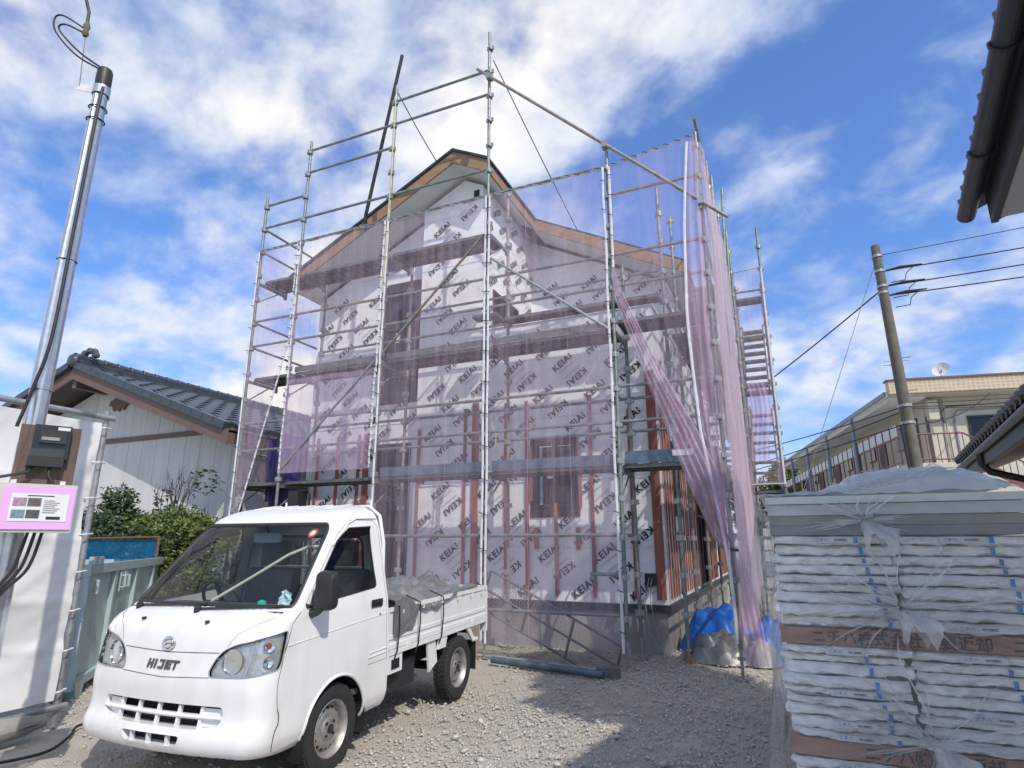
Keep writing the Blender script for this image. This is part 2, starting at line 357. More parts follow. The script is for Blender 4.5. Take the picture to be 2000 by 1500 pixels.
def wall_sheet(name, poly, fn, seed=0, letter_box=None, thick=.03, holes=()):
    """wrapped wall: polygon (u, v) meshed with creases; fn(u, v, out) -> point. Window holes are cut out"""
    us = [p[0] for p in poly]; vs = [p[1] for p in poly]; u0, u1, v0, v1 = min(us), max(us), min(vs), max(vs)
    pts, edges = [], []
    def loop(l):
        n0 = len(pts); pts.extend(Vector(p) for p in l); edges.extend((n0 + i, n0 + (i + 1) % len(l)) for i in range(len(l)))
    loop(poly)
    for h in holes: loop([(h[0], h[2]), (h[1], h[2]), (h[1], h[3]), (h[0], h[3])])
    st = .085; nu, nv = int((u1 - u0) / st), int((v1 - v0) / st)
    for i in range(1, nu):
        for j in range(1, nv): pts.append(Vector((u0 + (i + .25 * (j % 2)) * st, v0 + j * st)))
    V, E_, F_, *_ = delaunay_2d_cdt(pts, edges, [], 0, 1e-5)
    def inside(p):
        c = False; n = len(poly)
        for i in range(n):
            (x1, y1), (x2, y2) = poly[i], poly[(i + 1) % n]
            if (y1 > p[1]) != (y2 > p[1]) and p[0] < (x2 - x1) * (p[1] - y1) / (y2 - y1) + x1: c = not c
        return c and not any(h[0] < p[0] < h[1] and h[2] < p[1] < h[3] for h in holes)
    fs = [f for f in F_ if inside(sum((V[i] for i in f), Vector((0, 0))) / len(f))]
    def crease(u, v):
        d = .006 * wave(u * .8, v * 2.6, seed, 1.6) + .004 * wave(u * 2, v * 5, seed + 9, 1.5)
        lap = (v + .12 * wave(u, 0, seed, .5)) % .93                      # lapped courses of the sheet sag at the seam
        d += .008 * math.exp(-(lap / .05) ** 2)
        e = min(u - u0, u1 - u, v - v0, v1 - v); return d * min(1, max(0, e / .08))
    mb = MB().add([fn(p.x, p.y, crease(p.x, p.y)) for p in V], fs)
    w = mb.build(name, M_wrap, house, smooth=True)
    # lapped sheet edges and strips of tape
    v = v0 + .93 - (seed * .21) % .6
    while v < v1 - .1:
        ln = [(u0 + .02 + (u1 - u0 - .04) * i / 24, v + .012 * wave(i * .7, seed, 2)) for i in range(25)]
        ln = [p for p in ln if inside(p) and inside((p[0], p[1] + .02))]
        run = [[]]
        for i, p in enumerate(ln):
            if run[-1] and p[0] - run[-1][-1][0] > (u1 - u0) / 20: run.append([])
            run[-1].append(p)
        for r_ in run:
            if len(r_) < 3: continue
            k = len(r_); MB().add([fn(a, b, .013) for a, b in r_] + [fn(a, b - .007 - .006 * abs(wave(a * 3, b, seed)), .019 + .008 * wave(a * 4, b, 3)) for a, b in r_] + [fn(a, b - .004, .011) for a, b in r_], [(i, i + 1, k + i + 1, k + i) for i in range(k - 1)] + [(k + i, k + i + 1, 2 * k + i + 1, 2 * k + i) for i in range(k - 1)]).build('lap_seam', M_wrap, w, True)
        v += .93
    if letter_box: wrap_letters(w, lambda u, v: fn(u, v, .013), *letter_box, seed=seed, holes=holes)
    return w
FT = .60   # top of foundation trim
def window(fn, u0, u1, v0, v1, name='window', sash=1, paper=True, depth=.07):
    """fn(u, v, out); black frame standing proud, recessed panes, sash bar, sticker"""
    w = MB()
    def bx(mb, a0, a1, b0, b1, t0, t1): mb.prism([(a0, b0), (a1, b0), (a1, b1), (a0, b1)], lambda a, b, t: fn(a, b, t), t0, t1)
    t = .045
    for q in ((u0, u1, v0, v0 + t), (u0, u1, v1 - t, v1), (u0, u0 + t, v0 + t, v1 - t), (u1 - t, u1, v0 + t, v1 - t)): bx(w, *q, -.09, .03)
    fr = w.build(name, M_frame, house)
    p = MB(); n = sash + 1
    for i in range(n):
        a0 = lerp(u0 + t, u1 - t, i / n); a1 = lerp(u0 + t, u1 - t, (i + 1) / n); bx(p, a0 + .01, a1 - .01, v0 + t + .01, v1 - t - .01, -.06 + .012 * i, -.054 + .012 * i)
    p.build('pane', M_pane, fr)
    s = MB()
    for i in range(1, n):
        a = lerp(u0 + t, u1 - t, i / n); bx(s, a - .022, a + .022, v0 + t, v1 - t, -.075, .012)
    bx(s, u0 + t, u1 - t, lerp(v0, v1, .58) - .018, lerp(v0, v1, .58) + .018, -.072, .008); s.build('sash_bar', M_frame, fr)
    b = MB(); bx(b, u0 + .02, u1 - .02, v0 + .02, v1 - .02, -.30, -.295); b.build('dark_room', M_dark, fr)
    if paper:
        q = MB(); bx(q, lerp(u0, u1, .30), lerp(u0, u1, .46), lerp(v0, v1, .44), lerp(v0, v1, .54), -.03, -.026); q.build('sticker', mat('paper', (.72, .73, .74), .8), fr)
# foundation and its black flashing
fd = MB(); fd.box(XB0 + .02, XR - .03, YF + .03, YBACK, -.12, FT - .05); fd.box(XL + .03, XB0 + .02, YL + .03, YBACK, -.12, FT - .05)
fd.build('foundation', M_conc, house)
fl = MB(); fl.box(XB0 - .01, XR + .03, YF - .03, YF + .02, FT - .09, FT - .005); fl.box(XR - .02, XR + .03, YF + .02, YBACK, FT - .09, FT - .005); fl.box(XL - .03, XB0 - .01, YL - .03, YL + .02, FT - .09, FT - .005)
fl.build('flashing', M_roof, house)
PZ = 4.70  # balcony parapet top
front = lambda y0: (lambda u, v, t=0: Vector((u, y0 - t, v)))
sidex = lambda x0: (lambda u, v, t=0: Vector((x0 + t, u, v)))
W1 = (-1.53, -.90, 1.86, 2.80)      # ground-floor window
W2 = (-4.50, -3.78, 4.05, 5.82)     # tall upper window left
wall_sheet('wall', [(XB0, FT), (XR, FT), (XR, PZ), (XB1, PZ), (XB1, roofz(XB1) - .34), (RX, RZ - .34), (XB0, roofz(XB0) - .34)], front(YF), 1, (XB0, XR, FT, 4.66), holes=[W1])
wl = house.children[-1]
wrap_letters(wl, lambda u, v: front(YF)(u, v, .013), XB0, XB1, 4.5, 7.2, seed=2)
wall_sheet('wall', [(XL, FT), (XB0, FT), (XB0, roofz(XB0) - .36), (XL, roofz(XL) - .36)], front(YL), 3, (XL, XB0, FT, 6.0), holes=[W2, (-4.55, -3.85, .75, 3.0)])
wall_sheet('wall', [(YF, PZ - 1.2), (YB, PZ - 1.2), (YB, roofz(XB1) - .34), (YF, roofz(XB1) - .34)], sidex(XB1), 4, (YF, YB, 5.3, 7.3), holes=[(1.45, 2.55, 3.7, 5.58)])
wall_sheet('wall', [(XB1, PZ - 1.2), (XR, PZ - 1.2), (XR, roofz(XR) - .34), (XB1, roofz(XB1) - .34)], front(YB), 5, (XB1, XR, 4.5, 6.6))
WR = (1.95, 2.55, 1.75, 2.85); WR2 = (4.4, 5.6, .62, 2.75); WR3 = (7.4, 8.0, 1.8, 2.8)
wall_sheet('wall', [(YF, FT), (YBACK, FT), (YBACK, 5.95), (YB, 5.95), (YB, PZ), (YF, PZ)], sidex(XR), 6, (YF, YBACK, 2.9, 5.9), holes=[WR, WR2, WR3])
wall_sheet('wall', [(YL, FT), (YBACK, FT), (YBACK, roofz(XL) - .36), (YL, roofz(XL) - .36)], sidex(XL), 7)
cp = MB(); cp.box(XB1 + .01, XR + .03, YF - .03, YF + .16, PZ, PZ + .03); cp.box(XR - .13, XR + .03, YF + .16, YB, PZ, PZ + .03); cp.build('parapet_cap', M_wrap, house)
cp = MB(); cp.box(XB1 + .03, XR - .15, YF + .14, YF + .16, 3.4, PZ - .002); cp.box(XR - .15, XR - .13, YF + .16, YB - .02, 3.4, PZ - .002); cp.box(XB1 + .03, XR - .15, YF + .16, YB - .02, 3.36, 3.40); cp.build('balcony_lining', M_ply, house)
window(front(YF), *W1); window(front(YL), *W2, sash=1); window(front(YL), -4.55, -3.85, .75, 3.0, paper=False)
window(sidex(XB1), 1.45, 2.55, 3.7, 5.58, paper=False); window(sidex(XR), *WR, paper=False); window(sidex(XR), *WR2, paper=False); window(sidex(XR), *WR3, paper=False)
# black waterproof tape apron round the windows
ap = MB()
for q in ((W1[0] - .06, W1[1] + .06, W1[2] - .14, W1[2]), (W1[0] - .06, W1[0], W1[2], W1[3] + .06), (W1[1], W1[1] + .06, W1[2], W1[3] + .06), (W1[0], W1[1], W1[3], W1[3] + .06)):
    ap.prism([(q[0], q[2]), (q[1], q[2]), (q[1], q[3]), (q[0], q[3])], lambda a, b, t: front(YF)(a, b, t), .012, .016)
ap.build('window_tape', M_ply, house)
ap = MB()
for q in ((W2[0] - .1, W2[1] + .1, W2[2] - .35, W2[2]), (W2[1], W2[1] + .14, W2[2], W2[3] + .1), (W2[0] - .1, W2[0], W2[2], W2[3] + .1), (W2[0], W2[1], W2[3], W2[3] + .14)):
    ap.prism([(q[0], q[2]), (q[1], q[2]), (q[1], q[3]), (q[0], q[3])], lambda a, b, t: front(YL)(a, b, t), .012, .016)
ap.build('window_tape', M_ply, house)
# battens: front ground floor
def batten(fn, u, v0, v1, w=.045, t=.018, m=M_batten):
    MB().prism([(u - w / 2, v0), (u + w / 2, v0), (u + w / 2, v1), (u - w / 2, v1)], lambda a, b, tt: fn(a, b, tt), .016, .016 + t).build('batten', m, house)
for u, v0, v1, w in ((-3.52, .66, 3.15, .05), (-2.68, .66, 3.42, .045), (-2.50, .66, 3.50, .105), (-2.33, .66, 3.55, .05), (-1.98, .66, 3.45, .045), (-1.64, .66, 3.45, .05), (-1.57, 1.95, 2.75, .04), (-.83, 1.85, 2.75, .045), (-1.20, .66, 1.92, .05), (-.66, .66, 3.45, .05), (-1.50, 1.28, 1.58, .06), (-.88, 1.28, 1.58, .06), (-.10, .66, 3.2, .04)): batten(front(YF), u, v0, v1, w)
batten(front(YF), XR - .075, .66, 3.72, .12, .03)
for i, u in enumerate((-5.8, -5.35, -4.9, -4.74, -3.72)): batten(front(YL), u, .66, 3.2, .11 if i == 3 else .05)
u = YF + .12; i = 0
while u < 10.6:
    if not any(h[0] - .05 < u < h[1] + .05 for h in (WR, WR2, WR3)): batten(sidex(XR), u, .66, 3.55 + .05 * (i % 3), .045)
    elif WR[0] - .05 < u < WR[1] + .05: batten(sidex(XR), u, .66, WR[2] - .22, .045)
    u += .235 if i % 2 else .20; i += 1
# wall socket box with dangling cable
bxo = MB().box(.02, .17, YF - .06, YF - .012, .83, .985).build('outlet_box', M_trim, house)
cb = MB()
for dx, yy in ((.075, 0), (.115, .3)):
    cb.tube([(dx, YF - .065, .93), (dx - .02, YF - .10, .80), (dx - .06 + yy * .1, YF - .07, .62), (dx - .04 + yy * .2, YF - .05, .30), (dx + .12, YF - .12, .06), (dx + .22 - yy, YF - .22, .015)], .006, 6)
cb.build('cable', M_inkg, house)
# roof: two slopes with stepped right eave, timber barge boards, white soffit
YR0, YR1 = .60, 2.75; XE0, XE1, XEL = -2.13, .62, -6.17
rf = MB(); T = .045
def slab(mb, x0, x1, y0, y1, dz0, dz1):
    mb.add([(x, y, roofz(x) + d) for d in (dz0, dz1) for x in (x0, x1) for y in (y0, y1)], [(0, 1, 3, 2), (4, 6, 7, 5), (0, 4, 5, 1), (2, 3, 7, 6), (0, 2, 6, 4), (1, 5, 7, 3)])
slab(rf, XEL - .03, RX, YR0 - .03, YBACK + .4, -.05, .0); slab(rf, RX, XE0 + .03, YR0 - .03, YR1, -.05, .0); slab(rf, RX, XE1 + .03, YR1, 8.0, -.05, .0); slab(rf, RX, XE0, 8.0, YBACK + .4, -.05, .0)
roof = rf.build('roof', M_roof, house)
bb = MB()
for (x0, x1, y) in ((XEL, RX, YR0), (RX, XE0, YR0), (XE0 - .02, XE1, YR1 - .03)):
    bb.add([(x, yy, roofz(x) + d) for d in (-.27, -.052) for x in (x0, x1) for yy in (y, y + .03)], [(0, 1, 3, 2), (4, 6, 7, 5), (0, 4, 5, 1), (2, 3, 7, 6), (0, 2, 6, 4), (1, 5, 7, 3)])
for (x, y0, y1) in ((XEL, YR0 + .03, YBACK + .3), (XE0, YR0 + .03, YR1 - .04), (XE1, YR1, 7.6)):
    bb.box(x - .03, x, y0, y1, roofz(x) - .25, roofz(x) - .052)
bb.build('barge_board', M_wood, roof)
sf = MB()
slab(sf, XEL + .01, RX, YR0 + .035, YL + .02, -.262, -.25); slab(sf, RX, XE0 - .035, YR0 + .035, YR1 - .04, -.262, -.25); slab(sf, XE0 - .035, XE1 - .035, YR1, YB + .02, -.262, -.25); slab(sf, XR - .02, XE1 - .035, YB + .02, 7.6, -.262, -.25); slab(sf, RX, XB1 + .0, YR1 - .04, YB, -.262, -.25)
slab(sf, XEL + .01, XL + .02, YL + .02, YBACK, -.262, -.25)
sf.build('soffit', M_soffit, roof)
# the gable of the rear wing meeting the right eave in a valley
rw = MB(); rw.add([(.45, 7.6, 5.9), (1.0, 7.6, 6.3), (1.0, 10.5, 6.3), (.45, 10.5, 5.9), (.45, 7.6, 5.68), (1.0, 7.6, 6.08), (1.0, 10.5, 6.08), (.45, 10.5, 5.68)], [(0, 1, 2, 3), (4, 7, 6, 5), (0, 4, 5, 1), (3, 2, 6, 7), (0, 3, 7, 4), (1, 5, 6, 2)])
rw.build('rear_barge_board', M_wood, roof)
# vent opening high in the gable
MB().box(-2.60, -2.50, YF - .02, YF - .012, 7.12, 7.30).build('vent', M_trim, house)

# ------------------------------------------------------------------ scaffold
NZ = 6.40
lev = lambda k: NZ - .45 * k
PX = [-6.3, -5.4, -3.6, -1.8, 0.0, 1.2]
def coupler_mesh():
    mb = MB(); mb.lathe([(.026, -.035), (.036, -.035), (.036, .035), (.026, .035)], 8)
    for a in range(4):
        M = Matrix.Rotation(a * math.pi / 2, 4, 'Z'); mb.box(.03, .058, -.014, .014, -.03, .03, M)
    return mb.mesh('coupler', M_galv2)
COUPLER = coupler_mesh(); POSTS = {}; RAILS = {}
def post(parent, x, y, z0, z1, base=True, m=None, phase=0.0):
    h = round(z1 - z0, 2); key = (h, m.name if m else '')
    if key not in POSTS: POSTS[key] = MB().tube([(0, 0, 0), (0, 0, h)], .0243, 10).mesh('post', m or M_galv, True)
    lean = Matrix.Rotation(R(random.uniform(-.15, .15)), 4, 'X') @ Matrix.Rotation(R(random.uniform(-.15, .15)), 4, 'Y')
    p = link('post', POSTS[key], parent, Tm(x, y, z0, random.uniform(0, .3)) @ lean)
    k = int(math.ceil((z0 + .05 - NZ) / .45))
    z = NZ + k * .45
    while z < z1 - .04:
        link('coupler', COUPLER, p, Tm(x, y, z - .02 + phase, 0)); z += .45
    if base:
        b = MB(); b.box(x - .065, x + .065, y - .065, y + .065, -.004, .008); b.tube([(x, y, 0), (x, y, z0 + .05)], .017, 8); b.lathe([(.02, z0 - .10), (.04, z0 - .10), (.04, z0 - .075), (.02, z0 - .075)], 8, Matrix.Translation((x, y, 0)))
        b.build('jack_base', M_galv2, p)
    return p
def rail(parent, a, b, m=None, r=.0213):
    a, b = Vector(a), Vector(b); d = b - a; l = round(d.length, 3); key = (l, r, m.name if m else '')
    if key not in RAILS:
        mb = MB().tube([(.03, 0, .012), (l - .03, 0, .012)], r, 8)
        if r > .02:
            for e in (0.035, l - .035): mb.box(e - .03, e + .03, -.009, .009, -.05, .035)
        RAILS[key] = mb.mesh('rail', m or M_galv, True)
    M = d.to_track_quat('X', 'Z').to_matrix().to_4x4(); M.translation = a
    return link('rail', RAILS[key], parent, M)
DECKS = {}
def deck(parent, x0, x1, y0, y1, z, along='x'):
    l = (x1 - x0) if along == 'x' else (y1 - y0); w = (y1 - y0) if along == 'x' else (x1 - x0); key = (round(l, 2), round(w, 2))
    if key not in DECKS:
        mb = MB(); n = max(1, round(w / .25)); pw = w / n
        for i in range(n):
            a = i * pw + .008; b = (i + 1) * pw - .008
            mb.box(.03, l - .03, a, b, -.006, 0)
            mb.box(.03, l - .03, a, a + .012, -.045, -.006); mb.box(.03, l - .03, b - .012, b, -.045, -.006)
            q = .12
            while q < l - .1: mb.box(q, q + .018, a + .012, b - .012, -.03, -.006); q += .15
        mb.box(0, .03, .02, w - .02, -.05, -.01); mb.box(l - .03, l, .02, w - .02, -.05, -.01)
        DECKS[key] = mb.mesh('deck_plank', M_plank)
    M = Tm(x0, y0, z) if along == 'x' else Tm(x1, y0, z, math.pi / 2)
    return link('deck_plank', DECKS[key], parent, M)
def bracket(parent, x, y, z, dx, dy):
    mb = MB(); mb.bar((x, y, z), (x + dx, y + dy, z), .035, .045); mb.tube([(x, y, z - .34), (x + dx * .72, y + dy * .72, z - .02)], .012, 6); mb.box(x + dx - .022, x + dx + .022, y + dy - .022, y + dy + .022, z - .06, z + .07)
    return mb.build('bracket', M_galv, parent)
def toe(parent, a, b, h=.15, m=None):
    return MB().bar(Vector(a) + Vector((0, 0, h / 2)), Vector(b) + Vector((0, 0, h / 2)), .012, h).build('toe_board', m or M_blue, parent)
sc = thing('scaffold', 'galvanised pipe scaffold with steel decks standing along the front of the house', 'scaffold', (-2.5, 0, 0))
D1, D2, D3 = 2.30, 4.08, 5.86
tops = [7.52, 8.42, 9.0, 9.40, 6.68, 6.60]
for i, x in enumerate(PX): post(sc, x, 0, .28, tops[i])
YI = .72
intop = {1: 6.0, 2: 6.05, 3: 6.95, 4: 5.25}
for i in (1, 2, 3, 4): post(sc, PX[i], YI, .24, intop[i], m=M_rust if i in (2, 3) else None)
bays = {0: (-2, -1, 0, 3, 4, 7, 8, 11), 1: (-4, -3, -1, 0, 3, 4, 7, 8, 11), 2: (-5, -4, -1, 0, 3, 4, 7, 8, 11), 3: (0, 3, 4, 7, 8, 11, 13), 4: (1, 3, 4, 7, 8)}
for i, ks in bays.items():
    for k in ks: rail(sc, (PX[i], 0, lev(k)), (PX[i + 1], 0, lev(k)), M_rust if (i, k) in ((4, 1), (4, 3), (1, 3)) else None)
for i in (1, 2, 3):
    for k in (3, 4, 7, 8, 11): 
        if not (i == 1 and k in (3, 11)): rail(sc, (PX[i], YI, lev(k)), (PX[i + 1], YI, lev(k)))
for k in (3, 4, 7, 8): rail(sc, (0, YI, lev(k)), (.56, YI, lev(k)))
# loose short rail end hanging by the corner post, and a blue ledger low down
rail(sc, (-.42, 0, lev(12)), (0, 0, lev(12)))
for i in (0, 1, 2, 3):
    deck(sc, PX[i] + .02, PX[i + 1] - .02, .10, .60, D1); deck(sc, PX[i] + .02, PX[i + 1] - .02, .10, .60, D2); 
    if i < 3: deck(sc, PX[i] + .02, PX[i + 1] - .02, .10, .60, D3)
deck(sc, .02, 1.18, .10, .60, D1); deck(sc, .02, 1.18, .10, .60, D2 + .10); deck(sc, -1.78, -.02, .45, .70, 4.62); deck(sc, .02, .52, .45, .70, 4.62)
for i, x in enumerate(PX):
    for z in (D1, D2, D3):
        if z == D3 and i > 3: continue
        bracket(sc, x, .03, z - .075, 0, .62)
for i in (1, 2, 3):
    if i > 1: toe(sc, (PX[i] + .04, .09, D1 - .0), (PX[i + 1] - .04, .09, D1), .13)
    toe(sc, (PX[i] + .04, .09, D2), (PX[i + 1] - .04, .09, D2), .09, M_plank)
tb = toe(sc, (.05, .09, D1 + .004), (1.15, .09, D1 + .004), .15)
MB().box(.62, .86, .078, .082, D1 + .07, D1 + .14).build('sticker', mat('paper', (.72, .73, .74), .8), tb)
# sway braces and the long raking pipe over the top
def pipe(parent, a, b, m=None, r=.0243, name='brace'): return MB().tube([a, b], r, 8).build(name, m or M_galv2, parent, True)
pipe(sc, (-1.86, -.05, 5.75), (-3.52, -.05, 4.15), M_rust, .019); pipe(sc, (-3.66, -.05, 4.05), (-5.3, -.05, 2.5), None, .019); pipe(sc, (-1.74, -.05, 5.35), (-.05, -.05, 4.02), None, .019)
pipe(sc, (-2.01, -.055, 8.71), (1.50, -.055, 5.256), M_rust)
for x in (-1.8, 0, 1.2):
    z = 8.71 - (x + 2.01) * .984; MB().box(x - .04, x + .04, -.08, .03, z - .045, z + .045).build('clamp', M_galv2, sc)
MB().tube([(-3.60, .12, 9.72), (-4.16, .12, 6.68), (-4.2, .2, 6.45)], .03, 8).build('black_pipe', M_trim, sc, True)
for a, b in (((-3.58, .02, 8.86), (-3.15, .8, 7.75)), ((-1.76, .02, 8.85), (-1.30, 2.9, 7.15))):
    MB().tube([a, [(p + q) / 2 + (0, 0, -.03)[i] for i, (p, q) in enumerate(zip(a, b))], b], .009, 6).build('guy_rope', M_tie, sc)
M_rope = mat('yellow_rope', (.62, .55, .28), .9)
MB().tube([(-3.56, -.05, 8.75), (-3.56, -.06, 7.0), (-3.58, -.06, 6.2), (-3.60, -.06, 5.4), (-3.62, -.05, 5.15)], .009, 6).build('hanging_rope', M_rope, sc)
MB().tube([(-2.02, .70, 3.20), (-2.05, .68, 3.05), (-1.98, .69, 2.9), (-1.99, .69, 2.72)], .009, 6).build('hanging_rope', M_rope, sc)
MB().box(-2.26, -1.86, .40, .62, 4.66, 4.70).build('loose_board', M_plank, sc)

# left return of the scaffold, seen through the netting
sl_ = thing('scaffold', 'pipe scaffold along the left side wall, seen through purple netting', 'scaffold', (-6.3, 3, 0))
for y, t in ((1.8, 6.9), (3.6, 6.7), (5.4, 6.7)): post(sl_, -6.32, y, .25, t, m=M_rust if y == 1.8 else None)
for y in (0, 1.8, 3.6):
    for k in (-1, 0, 3, 4, 7, 8, 11): rail(sl_, (-6.32, y, lev(k)), (-6.32, y + 1.8, lev(k)), M_rust if k < 2 else None)

# right-hand return with its stair, deep along the side wall
sr = thing('scaffold', 'pipe scaffold running back along the right side wall beside the stacked panels', 'scaffold', (1.2, 4, 0))
YS = [0, 1.8, 3.6, 5.4, 7.2, 9.0]
for y, t in zip(YS[1:], (7.3, 7.4, 7.2, 7.3, 7.1)):
    post(sr, 1.2, y, .25, t); post(sr, .56, y, .25, 6.1 + .35 * (y % 3 > 1), m=M_rust if y in (3.6,) else None)
post(sr, .56, YI, .22, 6.35)
for a, b in zip(YS, YS[1:]):
    for k in (-1, 3, 4, 7, 8, 11, 12): rail(sr, (1.2, a, lev(k)), (1.2, b, lev(k)))
    for k in (3, 4, 7, 8): rail(sr, (.56, max(a, YI), lev(k)), (.56, b, lev(k)))
    for z in (D1, D2): deck(sr, .62, 1.12, max(a, .62) + .02, b - .02, z, 'y')
    for k in (4, 8): rail(sr, (.56, b, lev(k)), (1.2, b, lev(k)))
    for z in (D1, D2): bracket(sr, 1.17, b, z - .075, -.55, 0)
def flight(parent, a, b, w, wd, n):
    """stair flight: two strings and treads between points a (low) and b (high); wd = width direction"""
    a, b, wd = Vector(a), Vector(b), Vector(wd).normalized(); st = MB(); st.bar(a, b, .03, .12); st.bar(a + wd * w, b + wd * w, .03, .12); s_ = st.build('stair_string', M_plank, parent)
    for i in range(n):
        p = a.lerp(b, (i + .5) / n); d = (b - a); d.z = 0; d.normalize()
        q = [p - d * .11, p + d * .11, p + d * .11 + wd * w, p - d * .11 + wd * w]
        MB().add([v + Vector((0, 0, h)) for h in (-.03, 0) for v in q], [(0, 1, 2, 3), (4, 5, 6, 7), (0, 1, 5, 4), (1, 2, 6, 5), (2, 3, 7, 6), (3, 0, 4, 7)]).build('stair_tread', M_plank, parent)
flight(sr, (.66, 5.0, D1 + .05), (.66, 3.0, D2), .44, (1, 0, 0), 9)
flight(sr, (.66, 1.5, D2 + .02), (.66, 3.4, D3), .44, (1, 0, 0), 9)
# spare pipes sticking up behind the top of the net
for (x, y, z0, z1, dx) in ((1.22, 2.4, 5.6, 7.4, .0), (1.24, 3.2, 5.4, 7.6, .10), (1.26, 4.0, 5.4, 7.2, .05)): pipe(sr, (x, y, z0), (x + dx, y, z1), M_galv, name='spare_pipe')

# stair tower at the back right
tw = thing('stair_tower', 'narrow scaffold stair tower with netting and stacked treads at the far right corner', 'stair tower', (1.5, 5, 0))
for x in (1.30, 1.84):
    for y, t in ((4.25, 7.25), (6.2, 6.9)): post(tw, x, y, .2, t if x > 1.5 else 6.9)
for k in range(1, 13): 
    if k % 2 or k > 8: rail(tw, (1.30, 4.25, lev(k)), (1.84, 4.25, lev(k)))
    rail(tw, (1.84, 4.25, lev(k)), (1.84, 6.2, lev(k)))
for z in (.5, 2.3, 4.1): flight(tw, (1.36, 4.5, z), (1.36, 6.0, z + 1.7), .40, (1, 0, 0), 8)
for z in (2.25, 4.05, 5.85): deck(tw, 1.34, 1.80, 4.28, 4.60, z)

# ------------------------------------------------------------------ netting
NETS = 'purple safety nets laced to the scaffold'
def hem(parent, pts, w=.034, ties=True, name='hem'):
    pts = [Vector(p) for p in pts]; mb = MB(); mb.tube(pts, w * .5, 6, flat=.45); mb.build(name, M_hem, parent)
    if ties:
        for a, b in zip(pts, pts[1:]):
            n = max(1, int((b - a).length / .45))
            for i in range(n):
                p = a.lerp(b, (i + .5) / n); t = MB(); t.tube([p + Vector((-.035, -.018, .012)), p + Vector((0, -.03, 0)), p + Vector((.035, -.018, -.012))], .0055, 5); t.build('tie', M_tie, parent)
def net(label, fn, nu, nv, m, hems=(), amp=.025, seed=0, ties=True, seam=False):
    """fn(u, v) -> point on the sheet, u across, v from top to bottom; ripples added along -y/+x normal"""
    t = thing('safety_net', label, 'netting', tuple(fn(.5, 1)), NETS)
    def f(u, v):
        p = Vector(fn(u, v)); q = Vector(fn(min(1, u + .01), v)) - Vector(fn(max(0, u - .01), v)); nrm = Vector((q.y, -q.x, 0))
        nrm = nrm.normalized() if nrm.length > 1e-6 else Vector((0, -1, 0))
        d = amp * (wave(u * 2.6, v * 3.2, seed, 1.7) + .5 * wave(u * 9, v * 1.5, seed + 4, 1.3) + .35 * wave(u * 22, v * 5, seed + 8, 1)) * math.sin(math.pi * min(1, max(0, u))) ** .5
        return p + nrm * d
    MB().grid(f, nu, nv).build('mesh_sheet', m, t, True)
    for h in hems: hem(t, [Vector(p) for p in h], ties=ties)
    if seam:
        for uu in (.34, .67): MB().tube([f(uu, k / 40) + Vector((0, -.004, 0)) for k in range(41)], .0045, 5, flat=.5).build('seam', m, t)
    return t
YN = -.045
def sag(u, s=.03): return -s * math.sin(math.pi * u * 3) ** 2
def rect_net(label, x0, x1, zt, zb, m=M_net, seed=0, amp=.05, top=True, nv=46):
    wob = lambda x, z: .018 * wave(x, z, 2, 1.1)
    f = lambda u, v: (lerp(x0, x1, u) + wob(x0, v * 6) * (1 - u) + wob(x1, v * 6) * u, YN, lerp(zt + (sag(u) if top else 0), zb + .02 * wave(u * 3, x0, 1), v))
    zs = [lerp(zt, zb, i / 14) for i in range(15)]
    hs = [[(x + wob(x, 6 * i / 14), YN - .01, z) for i, z in enumerate(zs)] for x in (x0, x1)]
    if top: hs.append([(lerp(x0, x1, i / 12), YN - .004, zt + sag(i / 12) - .005) for i in range(13)])
    return net(label, f, 40, nv, m, hs, amp, seed, seam=True)
rect_net('tall purple net panel reaching the ground between the window bay and the gap at right', -1.77, -.045, NZ - .02, .17, seed=1)
rect_net('purple net panel behind the truck bed, left of the centre scaffold post', -3.57, -1.83, NZ - .02, .20, seed=2)
rect_net('thin upper net panel over the left gable, above the doubled purple sheet', -5.37, -3.63, NZ - .02, 3.85, seed=3, nv=26)
rect_net('darker doubled purple sheet hanging above the truck cab', -5.37, -3.66, 3.92, 2.42, M_net2, seed=4, amp=.05, top=False, nv=20)
# narrow left bay, its lower right edge pulled away to the left
def left_net(u, v):
    z = lerp(NZ - .03, 1.45, v); xr = -5.43 if z > 4.55 else lerp(-6.22, -5.43, (z - 1.45) / 3.1)
    return (lerp(-6.30, xr, u), YN, z)
net('narrow left net panel with its lower edge pulled aside on a white hem', left_net, 16, 40, M_net, [[(-6.30, YN - .01, lerp(NZ - .03, 1.45, i / 12)) for i in range(13)], [left_net(1, i / 30) for i in range(31)], [left_net(i / 6, 0) for i in range(7)]], .02, 5)
net('purple net along the left return of the scaffold', lambda u, v: (-6.36 - .02 * math.sin(u * 9), lerp(.05, 5.4, u), lerp(NZ - .05, 1.5, v)), 40, 30, M_net, (), .03, 6)
MB  # right bay: panel hangs from the top, its left edge gathered into a diagonal swag tied to the corner post
def swag(z):
    """left edge of the right bay's net at height z"""
    return interp(z, [(.9, 1.17), (1.45, 1.13), (2.0, 1.02), (2.6, .80), (3.2, .56), (3.9, .30), (4.45, .10), (4.85, .045), (6.5, .045)])
def right_net(u, v):
    z = lerp(6.62 if u > 1.5 else lerp(6.37, 6.52, u), 1.15, v); x = lerp(swag(z), 1.19, u)
    return (x, YN - .02 * math.sin(u * 3), z)
net('net panel at the right bay swept aside below into a diagonal fold', right_net, 34, 50, M_net, [[(.045, YN - .01, lerp(6.37, 4.86, i / 5)) for i in range(6)], [(lerp(.045, 1.19, i / 8), YN - .004, lerp(6.37, 6.52, i / 8)) for i in range(9)]], .03, 7)
